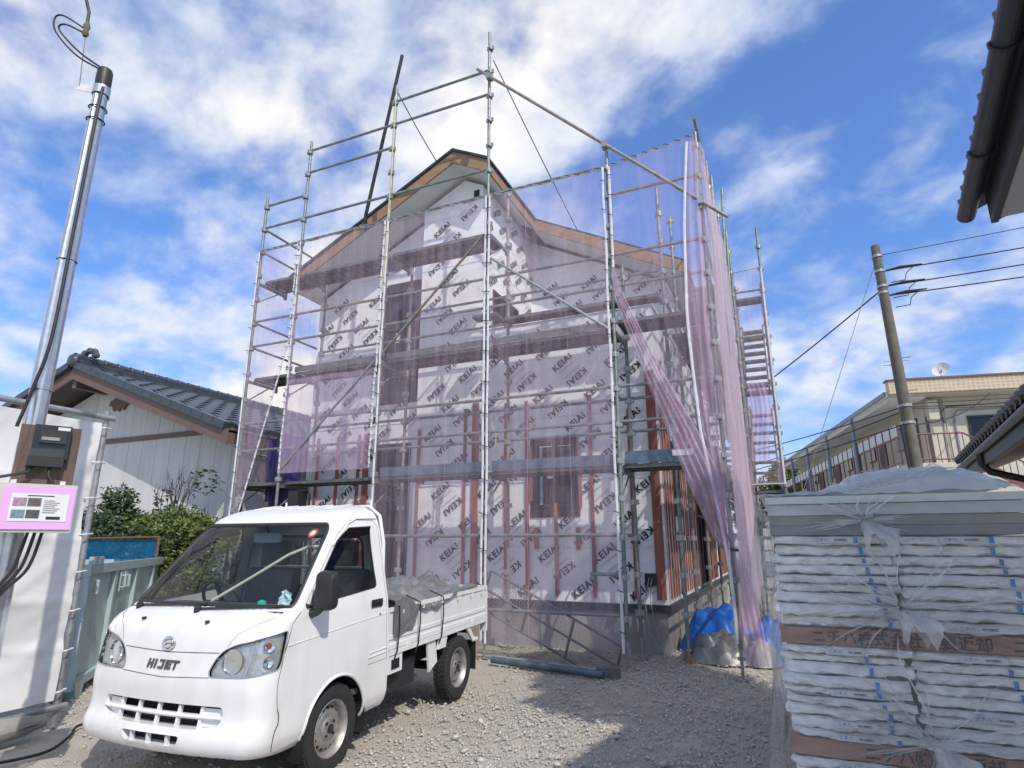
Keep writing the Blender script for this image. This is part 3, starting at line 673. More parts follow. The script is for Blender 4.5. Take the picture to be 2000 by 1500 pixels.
def roll(u, v):
    # pleated band of gathered net running down the diagonal and hanging from the tie
    path = [(.045, YN - .02, 4.86), (.10, -.07, 4.45), (.29, -.09, 3.9), (.55, -.11, 3.2), (.79, -.12, 2.6), (1.00, -.12, 2.0), (1.14, -.10, 1.45), (1.24, -.08, 1.30), (1.27, .0, .9), (1.31, .03, .5), (1.36, .05, .12)]
    wd = [.012, .06, .09, .12, .16, .18, .12, .04, .12, .13, .11]
    t = v * (len(path) - 1); i = min(int(t), len(path) - 2); p = Vector(path[i]).lerp(Vector(path[i + 1]), t - i); w = lerp(wd[i], wd[i + 1], t - i)
    d = (Vector(path[i + 1]) - Vector(path[i])).normalized(); sx = d.cross(Vector((0, -1, 0))).normalized()
    a = (u - .5) * 2
    return p + sx * (a * w) + Vector((0, -.05, 0)) * (w * 6 * math.cos(a * 1.5)) * .35 + Vector((0, -1, 0)) * (.022 * math.sin(u * 31 + 2.2 * wave(u, v, 3, 3)) * min(1, w * 9))
gn = thing('safety_net', 'gathered purple net twisted into a swag and tied to the right corner post', 'netting', (1.3, 0, 0), NETS)
MB().grid(roll, 40, 90).build('mesh_sheet', M_net3, gn, True)
MB().lathe([(.035, -.012), (.05, 0), (.035, .012)], 10, Tm(1.235, -.085, 1.30, 0, .2, .3)).build('tie', M_tie, gn)
# the side nets, seen edge on, hanging in deep vertical folds
def side_net(u, v):
    z = lerp(6.42, .35 + .4 * u, v)
    if u < .22:
        k = u / .22; x0 = interp(z, [(1.0, 1.18), (1.6, 1.12), (2.6, .98), (4.0, .92), (5.2, .98), (6.5, 1.10)]); return (lerp(x0, 1.26, k) + .01 * wave(u * 20, v * 4, 2), -.09 + .06 * k + .028 * math.sin(k * 19 + 2 * wave(v * 3, k, 5)) * min(1, v * 3 + .2), z)
    u = (u - .22) / .78; y = lerp(-.02, 4.0, u); return (1.26 + .05 * v * (1 - u) + .075 * math.sin(u * 46 + 3 * wave(v * 1.5, u * 6, 1)) * (.25 + .8 * v) + .02 * wave(u * 30, v * 3, 4), y, z)
net('pinkish purple net hanging in vertical folds along the right return', side_net, 160, 30, M_net4, [[side_net(0, i / 16) for i in range(17)]], .02, 8, ties=False)
net('purple net on the right return nearer the back corner', lambda u, v: (1.27 + .02 * math.sin(u * 40), lerp(4.0, 9.0, u), lerp(6.35, 1.2, v)), 60, 20, M_net, (), .02, 9)
net('pale net on the stair tower at the far right', lambda u, v: (lerp(1.30, 1.84, u), 4.19, lerp(6.35, 2.35, v)), 18, 26, M_net, [[(1.84, 4.18, lerp(6.35, 2.35, i / 12)) for i in range(13)], [(1.30, 4.18, 6.35), (1.84, 4.18, 6.38)], [(1.30, 4.18, 2.35), (1.84, 4.18, 2.35)]], .03, 10, ties=False)
net('dark bunched net sheet caught on the stair tower', lambda u, v: (lerp(1.38, 1.70, u) + .05 * math.sin(v * 5), 4.16 - .03 * math.sin(u * 25), lerp(4.15, 2.75, v)), 30, 16, M_net2, (), .03, 11)
M_navy = mat('navy_sheet', (.05, .03, .16), .7, scale=5, col2=(.03, .02, .09), bump=.3)
o = MB().grid(lambda u, v: (lerp(-6.24, -5.5, u), .55 + .04 * math.sin(u * 14 + v * 3), lerp(3.1, .5, v)), 24, 12).build('tarpaulin', M_navy, smooth=True)
tag(o, 'dark violet sheet hanging inside the scaffold left of the truck cab', 'tarpaulin')

# ------------------------------------------------------------------ the small flat-bed truck
TS = .955
truck = thing('pickup_truck', 'white cab-over mini pickup truck parked on the gravel with a tarpaulin on its bed', 'truck', (-1.655, -4.585, -.052), local=True, rotz=R(2.3)); truck.rotation_euler = (R(1.6), 0, R(2.3))
truck.scale = (TS, TS, TS)
# body surface: front profile, half width, corner radius, bow by height
PF = [(.27, .13), (.285, .06), (.31, .018), (.35, .0), (.41, .002), (.46, .03), (.52, .042), (.66, .040), (.71, .048), (.77, .062), (.90, .085), (.97, .11), (1.01, .15), (1.04, .21), (1.065, .268), (1.10, .308), (1.30, .485), (1.55, .715), (1.60, .765), (1.645, .83), (1.685, .92), (1.715, 1.03), (1.738, 1.17), (1.748, 1.3)]
PW = [(.27, .69), (.30, .715), (.36, .735), (.60, .735), (.90, .735), (1.02, .727), (1.08, .715), (1.30, .675), (1.55, .625), (1.62, .602), (1.67, .575), (1.705, .535), (1.735, .46), (1.748, .40)]
PR = [(.27, .15), (.36, .15), (.60, .14), (.90, .14), (1.03, .13), (1.09, .10), (1.5, .10), (1.62, .12), (1.70, .13), (1.748, .12)]
PB = [(.27, .05), (.6, .045), (.95, .05), (1.05, .06), (1.55, .06), (1.748, .02)]
YRR = 1.40
fy = lambda z: smooth_interp(z, PF); fwid = lambda z: interp(z, PW); frad = lambda z: interp(z, PR); fbow = lambda z: interp(z, PB)
ys_ = lambda z: fy(z) + fbow(z) + frad(z)
def body(p, z, out=0.0):
    sgn = 1 if p >= 0 else -1; q = abs(p); w, r, b, f = fwid(z), frad(z), fbow(z), fy(z)
    if q <= 1: x = q * (w - r); y = f + b * q * q; n = Vector((.25 * q, -1, .2))
    elif q <= 2: a = (q - 1) * math.pi / 2; x = w - r + r * math.sin(a); y = f + b + r - r * math.cos(a); n = Vector((math.sin(a), -math.cos(a), .1))
    else: x = w; y = lerp(f + b + r, YRR, q - 2); n = Vector((1, 0, .1))
    if q > 2 and z < .95: x += .010 * math.exp(-((z - .62) / .22) ** 2)          # slight swell of the door
    if 1.05 < z < 1.6 and q < .01: pass
    n.normalize(); n.x *= sgn
    return Vector((x * sgn, y, z)) + n * out
py = lambda y, z: 2 + (y - ys_(z)) / (YRR - ys_(z))       # side position y -> p
def dense(poly, step=.04):
    out = []
    for (a, b), (c, d) in zip(poly, poly[1:] + poly[:1]):
        n = max(1, int(max(abs(c - a) * .5, abs(d - b)) / step)); out += [(lerp(a, c, i / n), lerp(b, d, i / n)) for i in range(n)]
    return out
def rounded(poly, rad, n=4, sx=1.0):
    out = []; k = len(poly)
    for i in range(k):
        p0, p1, p2 = Vector((poly[i - 1][0] * sx, poly[i - 1][1])), Vector((poly[i][0] * sx, poly[i][1])), Vector((poly[(i + 1) % k][0] * sx, poly[(i + 1) % k][1]))
        d0 = (p0 - p1); d2 = (p2 - p1); r = min(rad, d0.length * .45, d2.length * .45); a = p1 + d0.normalized() * r; b = p1 + d2.normalized() * r
        for j in range(n + 1):
            t = j / n; q = a * (1 - t) ** 2 + p1 * (2 * t * (1 - t)) + b * t * t; out.append((q.x / sx, q.y))
    return out
mir = lambda poly: [(-a, b) for a, b in poly][::-1]
REG = {}
REG['windscreen'] = dense(rounded([(-1.45, 1.085), (1.45, 1.085), (1.40, 1.595), (-1.40, 1.595)], .06, 5, .5))
sw = [(2.055, 1.075), (2.03, 1.14), (2.05, 1.47), (2.16, 1.555), (py(1.26, 1.57), 1.565), (py(1.265, 1.12), 1.125)]
REG['side_window'] = dense(rounded(sw, .03, 3, .6)); REG['side_window_far'] = mir(REG['side_window'])
hl = [(.605, .716), (.585, .745), (.64, .815), (.72, .862), (.86, .895), (1.10, .918), (1.5, .940), (1.93, .958), (2.0, .945), (1.97, .785), (1.90, .752), (1.4, .733), (.9, .718)]
REG['headlamp'] = dense(rounded(hl, .025, 3, .5)); REG['headlamp_far'] = mir(REG['headlamp'])
REG['grille'] = dense(rounded([(-.80, .465), (-.56, .438), (.56, .438), (.80, .465), (.82, .52), (.80, .56), (-.80, .56), (-.82, .52)], .03, 3, .5))
REG['intake'] = dense(rounded([(-.36, .345), (.36, .345), (.40, .402), (-.40, .402)], .02, 3, .5))
arch = [(py(.795 + .325 * math.cos(a), max(.275, .275 + .325 * math.sin(a))), max(.268, .275 + .325 * math.sin(a))) for a in [R(-8 + 196 * i / 30) for i in range(31)]]
REG['arch'] = arch; REG['arch_far'] = mir(arch)
pts, edges = [], []
Z0, Z1 = .27, 1.748
def loop(l, close=True):
    n0 = len(pts); pts.extend(Vector(p) for p in l); edges.extend((n0 + i, n0 + (i + 1) % len(l)) for i in range(len(l) if close else len(l) - 1))
loop(dense([(-3, Z0), (3, Z0), (3, Z1), (-3, Z1)], .05))
for n_, l in REG.items(): loop(l)
pg = [i / 14 for i in range(-14, 15)] + [s * (1 + i / 10) for s in (-1, 1) for i in range(1, 11)] + [s * (2 + i / 10) for s in (-1, 1) for i in range(1, 10)]
zg = [.278, .288, .30, .315, .33, .35, .37, .41, .44, .47, .5, .55, .6, .635, .67, .71, .76, .81, .86, .91, .95, .98, 1.01, 1.03, 1.05, 1.07, 1.1, 1.17, 1.24, 1.31, 1.38, 1.45, 1.52, 1.57, 1.60, 1.63, 1.65, 1.67, 1.69, 1.705, 1.72, 1.735, 1.743]
for p in pg:
    for z in zg:
        if all(min((abs(p - a) * .5) ** 2 + (z - b) ** 2 for a, b in REG[k]) > .00012 for k in ('grille', 'intake', 'headlamp', 'headlamp_far')): pts.append(Vector((p, z)))
V2, _, F2, *_ = delaunay_2d_cdt(pts, edges, [], 0, 1e-4)
def inpoly(p, poly):
    c = False; n = len(poly)
    for i in range(n):
        (x1, y1), (x2, y2) = poly[i], poly[(i + 1) % n]
        if (y1 > p[1]) != (y2 > p[1]) and p[0] < (x2 - x1) * (p[1] - y1) / (y2 - y1) + x1: c = not c
    return c
cls = {k: [] for k in list(REG) + ['body']}
for f in F2:
    c = sum((V2[i] for i in f), Vector((0, 0))) / len(f)
    for k, poly in REG.items():
        if inpoly(c, poly): cls[k].append(f); break
    else: cls['body'].append(f)
def surf(name, faces, m, off=0.0, parent=None, label=None, smooth=True):
    used = sorted({i for f in faces for i in f}); ix = {a: b for b, a in enumerate(used)}
    return MB().add([body(V2[i].x, V2[i].y, off) for i in used], [tuple(ix[i] for i in f) for f in faces]).build(name, m, parent or truck, smooth, label)
cab = surf('cab', cls['body'], M_white)
for p_ in cab.data.polygons: p_.use_smooth = True
ws = surf('windscreen', cls['windscreen'], M_glass, -.006)
for k in ('side_window', 'side_window_far'): surf('side_window', cls[k], M_glass, -.012)
# roof skin and rear wall of the cab
cap = [body(-3 + 6 * i / 60, Z1) for i in range(61)]
rp_ = MB(); n = len(cap); rp_.add(cap + [Vector((0, 1.37, Z1 + .006))], [(i, i + 1, n) for i in range(n - 1)] + [(n - 1, 0, n)]); rp_.build('roof_panel', M_white, truck, True)
ribs = MB()
for x in (-.36, -.18, 0, .18, .36): ribs.tube([(x, 1.06, 1.716), (x, 1.16, 1.733), (x, 1.26, 1.745), (x, 1.37, 1.752)], .008, 6, flat=.6)
ribs.build('roof_rib', M_white, truck, True)
outl = [(fwid(z), z) for z in [.3, .6, .9, 1.02, 1.08, 1.3, 1.55, 1.62, 1.67, 1.705, 1.735, 1.748]]; outl = outl + [(-a, b) for a, b in outl[::-1]]
hole = rounded([(-.50, 1.10), (.50, 1.10), (.46, 1.50), (-.46, 1.50)], .08, 4)
pp = [Vector(a) for a in outl + hole]; ee = [(i, (i + 1) % len(outl)) for i in range(len(outl))] + [(len(outl) + i, len(outl) + (i + 1) % len(hole)) for i in range(len(hole))]
v3, _, f3, *_ = delaunay_2d_cdt(pp, ee, [], 0, 1e-5)
fo = [f for f in f3 if inpoly(sum((v3[i] for i in f), Vector((0, 0))) / len(f), outl) and not inpoly(sum((v3[i] for i in f), Vector((0, 0))) / len(f), hole)]
fi = [f for f in f3 if inpoly(sum((v3[i] for i in f), Vector((0, 0))) / len(f), hole)]
MB().add([(v.x, YRR - .001, v.y) for v in v3], fo).build('cab_back', M_white, truck)
rw_ = MB().add([(v.x, YRR - .006, v.y) for v in v3], fi).build('rear_window', M_glass, truck)
hp = [Vector((a, YRR + .004, b)) for a, b in hole]; MB().tube(hp + hp[:1], .014, 6).build('rubber_seal', M_trim, rw_, True)
# bands and seams following the surface
def strip(name, line, w, m, off=.003, parent=None):
    mb = MB(); P = [body(a, b, off) for a, b in line]; mb.tube(P, w / 2, 6, flat=.5); return mb.build(name, m, parent or truck, True)
def seg(poly, step=.03): 
    out = []
    for (a, b), (c, d) in zip(poly, poly[1:]):
        n = max(1, int(max(abs(c - a) * .5, abs(d - b)) / step)); out += [(lerp(a, c, i / n), lerp(b, d, i / n)) for i in range(n)]
    return out + [poly[-1]]
wsl = REG['windscreen']; strip('rubber_seal', wsl + wsl[:1], .030, M_trim, .0, ws)
def mirror(s):
    mr = MB(); c = Vector((s * .83, .50, 1.17))
    mr.tube([(s * .725, .50, 1.03), (s * .78, .49, 1.045), (s * .82, .48, 1.07)], [.03, .024, .02], 8); mr.build('mirror_arm', M_trim, truck, True)
    bx = MB()
    prof = rounded([(-.075, -.125), (.075, -.115), (.08, .125), (-.065, .13)], .045, 4)
    for i, (t, k) in enumerate(((-.045, .72), (-.03, .93), (.0, 1.0), (.03, .97))):
        bx.v += [(c.x + s * a * k, c.y + t, c.z + b * k) for a, b in prof]
    nn = len(prof)
    for i in range(3): bx.f += [(i * nn + j, i * nn + (j + 1) % nn, (i + 1) * nn + (j + 1) % nn, (i + 1) * nn + j) for j in range(nn)]
    bx.f += [tuple(range(nn))[::-1], tuple(range(3 * nn, 4 * nn))]
    mo = bx.build('mirror', M_trim, truck, True)
    MB().add([(c.x + s * a * .86, c.y + .032, c.z + b * .86) for a, b in prof], [tuple(range(nn))]).build('mirror_glass', M_chrome, mo)
mirror(1)
M_gap = mat('panel_gap', (.06, .06, .06), .8)
for s in (1, -1):
    q = [(s * a, b) for a, b in REG['side_window']]; strip('window_seal', q + q[:1], .018, M_trim, -.004)
    strip('panel_gap', seg([(s * 1.92, 1.055), (s * 2.0, 1.02), (s * 2.02, .96), (s * 1.99, .76), (s * 1.97, .66), (s * 2.02, .45), (s * 2.0, .28)]), .007, M_gap, -.001)
    strip('panel_gap', seg([(s * py(1.375, z), z) for z in (.60, .7, .9, 1.05, 1.3, 1.5, 1.57)] + [(s * py(1.33, 1.62), 1.622), (s * py(1.05, 1.625), 1.625), (s * 2.10, 1.60), (s * 2.0, 1.52), (s * 1.97, 1.3), (s * 1.96, 1.08)]), .006, M_gap, -.0015)
    strip('panel_gap', seg([(s * py(1.375, .60), .60), (s * py(1.13, .60), .60)]), .006, M_gap, -.001)
    strip('body_crease', seg([(s * 2.02, .87), (s * py(.9, .905), .905), (s * py(1.37, .925), .925)]), .007, M_white, .001)
    strip('body_crease', seg([(s * py(1.37, .68), .68), (s * py(1.15, .675), .675)]), .012, M_white, .001); strip('body_crease', seg([(s * py(1.37, .65), .65), (s * py(1.13, .645), .645)]), .012, M_white, .001)
    # drip rail over the door, door handle, keyhole
    strip('drip_rail', seg([(s * 1.98, 1.45), (s * 2.12, 1.60), (s * 2.3, 1.635), (s * 2.97, 1.64)]), .018, M_white, .004)
    hd = MB(); x = s * (fwid(1.0) + .004); hd.box(min(x, x + s * .006), max(x, x + s * .006), 1.17, 1.31, .985, 1.04); h_ = hd.build('door_handle', M_trim, truck); MB().box(min(x, x + s * .018), max(x, x + s * .018), 1.185, 1.295, 1.012, 1.028).build('lever', M_trim, h_)
    MB().tube([(x - s * .003, 1.285, .925), (x + s * .004, 1.285, .925)], .011, 10).build('keyhole', M_trim, truck)
    # smoked rain visor above the side window
    vis = MB(); L1 = seg([(s * 2.04, 1.14), (s * 2.035, 1.31), (s * 2.06, 1.485), (s * 2.17, 1.57), (s * py(1.275, 1.575), 1.580)], .02); n = len(L1)
    up_ = [body(a, b, .006) for a, b in L1]; cen = Vector((s * .66, 1.05, 1.28))
    dn_ = [p + (cen - p).normalized() * .075 + Vector((s * .018, 0, 0)) for p in up_]
    vis.add(up_ + dn_, [(i, i + 1, i + 1 + n, i + n) for i in range(n - 1)]); vis.build('rain_visor', glassmat('smoked_acrylic', (.10, .06, .09), .2), truck, True)
    # mirror on its arm with corner cover
    strip('mirror_cover', seg([(s * 1.99, 1.085), (s * 2.05, 1.07), (s * 2.04, 1.13)]), .045, M_trim, .004)
    # headlamp: dark housing, chrome bowls, amber bulb, clear lens
    kk = 'headlamp' if s > 0 else 'headlamp_far'
    hs = surf('headlamp', cls[kk], mat('lamp_housing', (.62, .62, .61), .3, .55, var=.35, scale=14, bump=.35, bscale=22), -.022)
    surf('lens', cls[kk], glassmat('lamp_lens', (.95, .97, .97), .07, bump=.05, bscale=30), .002, hs)
    def bowl(pq, z, r, depth):
        p = body(pq * s, z, -.003); a = body(pq * s + .01, z) - body(pq * s - .01, z); nrm = Vector((a.y, -a.x, 0)).normalized()
        Mb = nrm.to_track_quat('Z', 'Y').to_matrix().to_4x4(); Mb.translation = p
        return MB().lathe([(r, 0), (r * .93, -.012), (r * .75, -depth * .6), (r * .35, -depth * .92), (.004, -depth)], 20, Mb)
    bowl(.82, .80, .070, .017).build('reflector', M_chrome, hs, True); bowl(1.52, .885, .036, .015).build('reflector', M_chrome, hs, True); bowl(1.58, .80, .032, .015).build('reflector', M_chrome, hs, True)
    pb = body(1.52 * s, .885, -.012); MB().lathe([(.001, .014), (.010, .008), (.011, -.008), (.006, -.014)], 8, Matrix.Translation(pb)).build('indicator_bulb', mat('amber', (.35, .05, .03), .3), hs, True)
    hh = REG[kk]; strip('lamp_seal', hh + hh[:1], .010, M_inkg, .0, hs)
    strip('lamp_divider', seg([(s * 1.14, .92), (s * 1.12, .82), (s * 1.02, .728)]), .008, M_inkg, -.006, hs)
    # wheel arch liner and mud flap
    lin = MB()
    for i in range(24):
        a0, a1 = R(-20 + 220 * i / 24), R(-20 + 220 * (i + 1) / 24); q = [(.795 + .33 * math.cos(a), .275 + .33 * math.sin(a)) for a in (a0, a1)]
        lin.add([(s * .74 if j else s * .45, y, z) for j in (0, 1) for (y, z) in q], [(0, 1, 3, 2)])
    lin.build('wheel_arch', M_dark, truck)
    lp = [body(s * a, b, .001) for a, b in arch]; MB().tube(lp, .010, 6).build('arch_lip', M_white, truck, True)
    MB().box(s * .60 - .1, s * .60 + .1, 1.13, 1.14, .14, .42).build('mud_flap', M_trim, truck)
# seam under the nose panel, the nose panel join and the emblem
strip('panel_gap', seg([(-.60, .712), (0, .698), (.60, .712)]), .008, M_gap, -.001)
strip('panel_gap', seg([(-.66, .845), (0, .835), (.66, .845)]), .010, M_gap, -.002)
for s in (-1, 1): strip('panel_gap', seg([(s * .74, .88), (s * .82, .95), (s * .98, 1.005), (s * 1.3, 1.04)]), .005, M_gap, -.001)
em = MB(); cen = body(0, .880, .010); ring = []
for i in range(25):
    a = 2 * math.pi * i / 24; ring.append(cen + Vector((.050 * math.cos(a), .003 * math.cos(a) ** 2, .037 * math.sin(a))))
em.tube(ring, .0065, 6); emo = em.build('emblem', M_chrome, truck, True)
d1 = [(-.034, -.006), (.002, .021), (.026, .021), (.033, .010), (.012, -.021), (-.012, -.021), (-.004, -.008), (.008, -.006), (.014, .004), (.006, .008), (-.006, .000)]
MB().prism([(-.036, -.002), (.004, .023), (.028, .019), (.033, .006), (-.004, .003)], lambda a, b, t: cen + Vector((a, -t, b)), -.004, .005).build('emblem_mark', M_chrome, emo)
MB().prism([(-.020, -.012), (.0, -.002), (.030, .000), (.018, -.018), (-.004, -.024)], lambda a, b, t: cen + Vector((a, -t, b)), -.004, .005).build('emblem_mark', M_chrome, emo)
MB().prism([(.035 * math.cos(a), .026 * math.sin(a)) for a in [i * math.pi / 8 for i in range(16)]], lambda a, b, t: cen + Vector((a, -t, b)), -.010, -.005).build('emblem_base', M_inkg, emo)
lt = MB()
def stroke(pl, w=.013):
    for (a, b), (c, d) in zip(pl, pl[1:]):
        dx, dz = c - a, d - b; l = math.hypot(dx, dz); nx, nz = -dz / l * w / 2, dx / l * w / 2; ex, ez = dx / l * w * .5, dz / l * w * .5
        q = [(a - ex + nx, b - ez + nz), (c + ex + nx, d + ez + nz), (c + ex - nx, d + ez - nz), (a - ex - nx, b - ez - nz)]
        base = len(lt.v)
        for off in (.002, .007): lt.v += [tuple(body(px / (fwid(.77) - frad(.77)), .765 + pz, off)) for px, pz in q]
        lt.f += [tuple(base + i for i in f) for f in ((0, 1, 2, 3), (4, 5, 6, 7), (0, 1, 5, 4), (1, 2, 6, 5), (2, 3, 7, 6), (3, 0, 4, 7))]
h2 = .019
for x0, pls in ((-.115, [[(-.016, -h2), (-.016, h2)], [(.016, -h2), (.016, h2)], [(-.016, 0), (.016, 0)]]), (-.072, [[(0, -h2), (0, h2)]]), (-.026, [[(-.010, h2), (.018, h2), (.016, -h2), (-.012, -h2)]]), (.034, [[(.018, h2), (-.016, h2), (-.016, -h2), (.018, -h2)], [(-.016, 0), (.014, 0)]]), (.088, [[(-.022, h2), (.022, h2)], [(0, h2), (0, -h2)]])):
    for pl in pls: stroke([(x0 + a + b * .15, b) for a, b in pl])
lt.build('nose_lettering', mat('letter_grey', (.10, .10, .11), .4, .3), truck)
# grille and lower intake: walls going in, dark mouth, white bars
for nm, poly, bars, hz in (('grille', REG['grille'], (-.56, -.28, 0.0, .28, .56), .502), ('lower_intake', REG['intake'], (-.28, -.04, .22), None)):
    outer = [body(a, b, 0) for a, b in poly]; inner = [body(a * .97, b, 0) + Vector((0, .07, 0)) for a, b in poly]; n = len(poly); lo = min(b for _, b in poly); hi = max(b for _, b in poly)
    gr = MB().add(outer + inner, [(i, (i + 1) % n, (i + 1) % n + n, i + n) for i in range(n)]).build(nm, M_white, truck)
    MB().add(inner, [tuple(range(n))]).build('mouth', M_dark, gr)
    for b in bars: MB().bar(body(b, lo + .004, -.024), body(b, hi - .004, -.024), .018, .022, (0, 1, 0)).build('grille_bar', M_white, gr)
    if hz:
        ln = [body(a / 10 * .81, hz, -.012) for a in range(-10, 11)]; MB().tube(ln, .020, 6, flat=.7).build('grille_bar', M_white, gr, True)
        for s in (-1, 1):
            MB().add([body(s * .57, lo + .01, -.03), body(s * .80, lo + .03, -.03), body(s * .80, hi - .012, -.03), body(s * .57, hi - .012, -.03)], [(0, 1, 2, 3)]).build('grille_blank', M_white, gr)
# wipers, washer jets
for px, ex in ((-.92, .1), (.05, 1.10)):
    L_ = [body(px + (ex - px) * t, 1.062 + .028 * t, .022) for t in (0, .2, .5, .8, 1)]; MB().tube(L_, .009, 6).build('wiper', M_trim, truck, True)
    b = body(px, 1.055, .012); MB().lathe([(.022, -.02), (.022, .02), (.012, .03)], 10, Matrix.Translation(b)).build('wiper_pivot', M_trim, truck)
for px in (-.55, .38):
    b = body(px, 1.005, .012); MB().box(b.x - .008, b.x + .008, b.y - .012, b.y + .012, b.z - .008, b.z + .008).build('washer_jet', M_trim, truck)
MB().box(-.66, .66, .30, .56, 1.040, 1.060).build('cowl', M_trim, truck)
# interior: dashboard, wheel, two seats, mirror, sticker, papers on the dash
M_int = mat('cab_interior', (.10, .105, .11), .8, var=.3, scale=12); M_seat = mat('seat_vinyl', (.13, .13, .14), .7, var=.2, scale=14)
MB().prism([(.36, .75), (.80, .75), (.80, .98), (.70, 1.05), (.36, 1.055)], lambda a, b, t: Vector((t, a, b)), -.66, .66).build('dashboard', M_int, truck)
MB().box(-.70, .70, .40, 1.38, .42, .46).build('cab_floor', M_int, truck)
for s in (-1, 1):
    st = MB(); st.prism(rounded([(.92, .60), (1.36, .60), (1.36, .74), (.90, .76)], .05), lambda a, b, t: Vector((t, a, b)), s * .34 - .24, s * .34 + .24)
    se = st.build('seat', M_seat, truck, True)
    MB().prism(rounded([(1.20, .72), (1.34, .72), (1.38, 1.25), (1.28, 1.25)], .05), lambda a, b, t: Vector((t, a, b)), s * .34 - .23, s * .34 + .23).build('backrest', M_seat, se, True)
    MB().prism(rounded([(1.28, 1.27), (1.36, 1.27), (1.37, 1.47), (1.30, 1.47)], .04), lambda a, b, t: Vector((t, a, b)), s * .34 - .12, s * .34 + .12).build('headrest', M_seat, se, True)
stw = Tm(-.34, .80, 1.03, 0, R(-62)); rr = [stw @ Vector((.18 * math.cos(a), .18 * math.sin(a), 0)) for a in [i * math.pi / 12 for i in range(25)]]
sw_ = MB().tube(rr, .013, 6); sw_.tube([stw @ Vector((-.17, 0, 0)), stw @ Vector((.17, 0, 0))], .016, 6); sw_.tube([stw @ Vector((0, 0, 0)), stw @ Vector((0, -.17, 0))], .016, 6); sw_.tube([stw @ Vector((0, 0, 0)), (-.34, .66, .88)], .025, 6); sw_.build('steering_wheel', M_trim, truck, True)
rv = MB().prism(rounded([(-.13, -.035), (.13, -.035), (.13, .035), (-.13, .035)], .02), lambda a, b, t: Vector((a - .02, t, b + 1.50)), .86, .885).build('rear_view_mirror', mat('mirror_grey', (.45, .47, .47), .4), truck, True)
MB().tube([(-.02, .875, 1.54), (-.02, .84, 1.585)], .008, 6).build('stalk', M_trim, rv)
for nm, px, pz, r, m_ in (('inspection_sticker', .93, 1.535, .032, mat('red_sticker', (.60, .08, .07), .6)),):
    c = body(px, pz, -.012); st = MB().prism([(r * math.cos(a) * 1.2, r * math.sin(a)) for a in [i * math.pi / 8 for i in range(16)]], lambda a, b, t: c + Vector((a, b * .92 + t, b)), 0, .002).build(nm, m_, truck)
    MB().prism([(r * .6 * math.cos(a) * 1.2, r * .6 * math.sin(a)) for a in [i * math.pi / 8 for i in range(16)]], lambda a, b, t: c + Vector((a, b * .92 - .003 + t, b + .001)), 0, .001).build('sticker_centre', mat('paper', (.72, .73, .74), .8), st)
b = MB(); b.grid(lambda u, v: (.42 + .10 * (u - .5) + .03 * wave(u * 3, v * 3, 1), .58 + .03 * wave(u * 2, v * 4, 5) + .03 * v, 1.055 + .11 * v * (1 - .5 * abs(u - .4))), 8, 8); b.grid(lambda u, v: (.32 + .16 * u, .50 + .10 * v, 1.058 + .006 * wave(u * 4, v * 4, 2)), 5, 5)
o = b.build('cloth', mat('pale_blue_cloth', (.60, .76, .82), .9)); o.parent = truck; INV[o.name] = Matrix()
o = MB().lathe([(.03, 0), (.034, .012), (.028, .032), (.012, .042), (.001, .044)], 14, Matrix.Translation((.29, .52, 1.055))).build('air_freshener', mat('teal', (.03, .50, .42), .4), truck, True)
MB().tube([(-.20, .56, 1.07), (.02, .68, 1.22), (.25, .80, 1.38), (.36, .86, 1.43), (.46, .90, 1.44)], .011, 8).build('hose', mat('cream_hose', (.66, .64, .54), .5), truck, True)
# chassis
ch = MB(); ch.box(-.42, -.34, .4, 3.3, .36, .50); ch.box(.34, .42, .4, 3.25, .36, .50); ch.box(-.42, .42, .5, .58, .36, .46); ch.box(-.42, .42, 2.2, 2.28, .38, .48); ch.box(-.34, .34, 1.5, 2.1, .26, .48); ch.tube([(-.6, 2.695, .27), (.6, 2.695, .27)], .04, 8); ch.tube([(-.6, .795, .27), (.6, .795, .27)], .03, 8)
ch.build('chassis', M_dark, truck)
for s in (-1, 1):
    MB().box(s * .62 - .02, s * .62 + .02, 1.42, 1.98, .30, .50).build('side_skirt', M_trim, truck)
    MB().prism([(1.44, .46), (1.66, .46), (1.66, .60), (1.44, .60)], lambda a, b, t: Vector((t, a, b)), s * .70 - .012, s * .70 + .012).build('step_panel', M_white, truck)
    MB().box(s * .715 - .004, s * .715 + .004, 1.50, 1.61, .49, .56).build('step_hole', M_dark, truck)
    gu = MB(); gu.prism([(2.10, .60), (2.24, .60), (2.28, .40), (2.14, .34)], lambda a, b, t: Vector((t, a, b)), s * .69 - .01, s * .69 + .01).build('guard_stay', M_white, truck); gu = MB(); gu.prism([(2.32, .62), (2.46, .62), (2.42, .50), (2.28, .50)], lambda a, b, t: Vector((t, a, b)), s * .70 - .012, s * .70 + .012).build('guard_stay', M_white, truck); gu = MB(); gu.bar((s * .70, 2.90, .60), (s * .70, 3.04, .46), .02, .05); gu.bar((s * .70, 3.04, .46), (s * .70, 3.10, .47), .06, .02); gu.build('guard_stay', M_white, truck)
    MB().box(s * .62 - .09, s * .62 + .09, 3.07, 3.08, .18, .45).build('mud_flap', M_trim, truck)
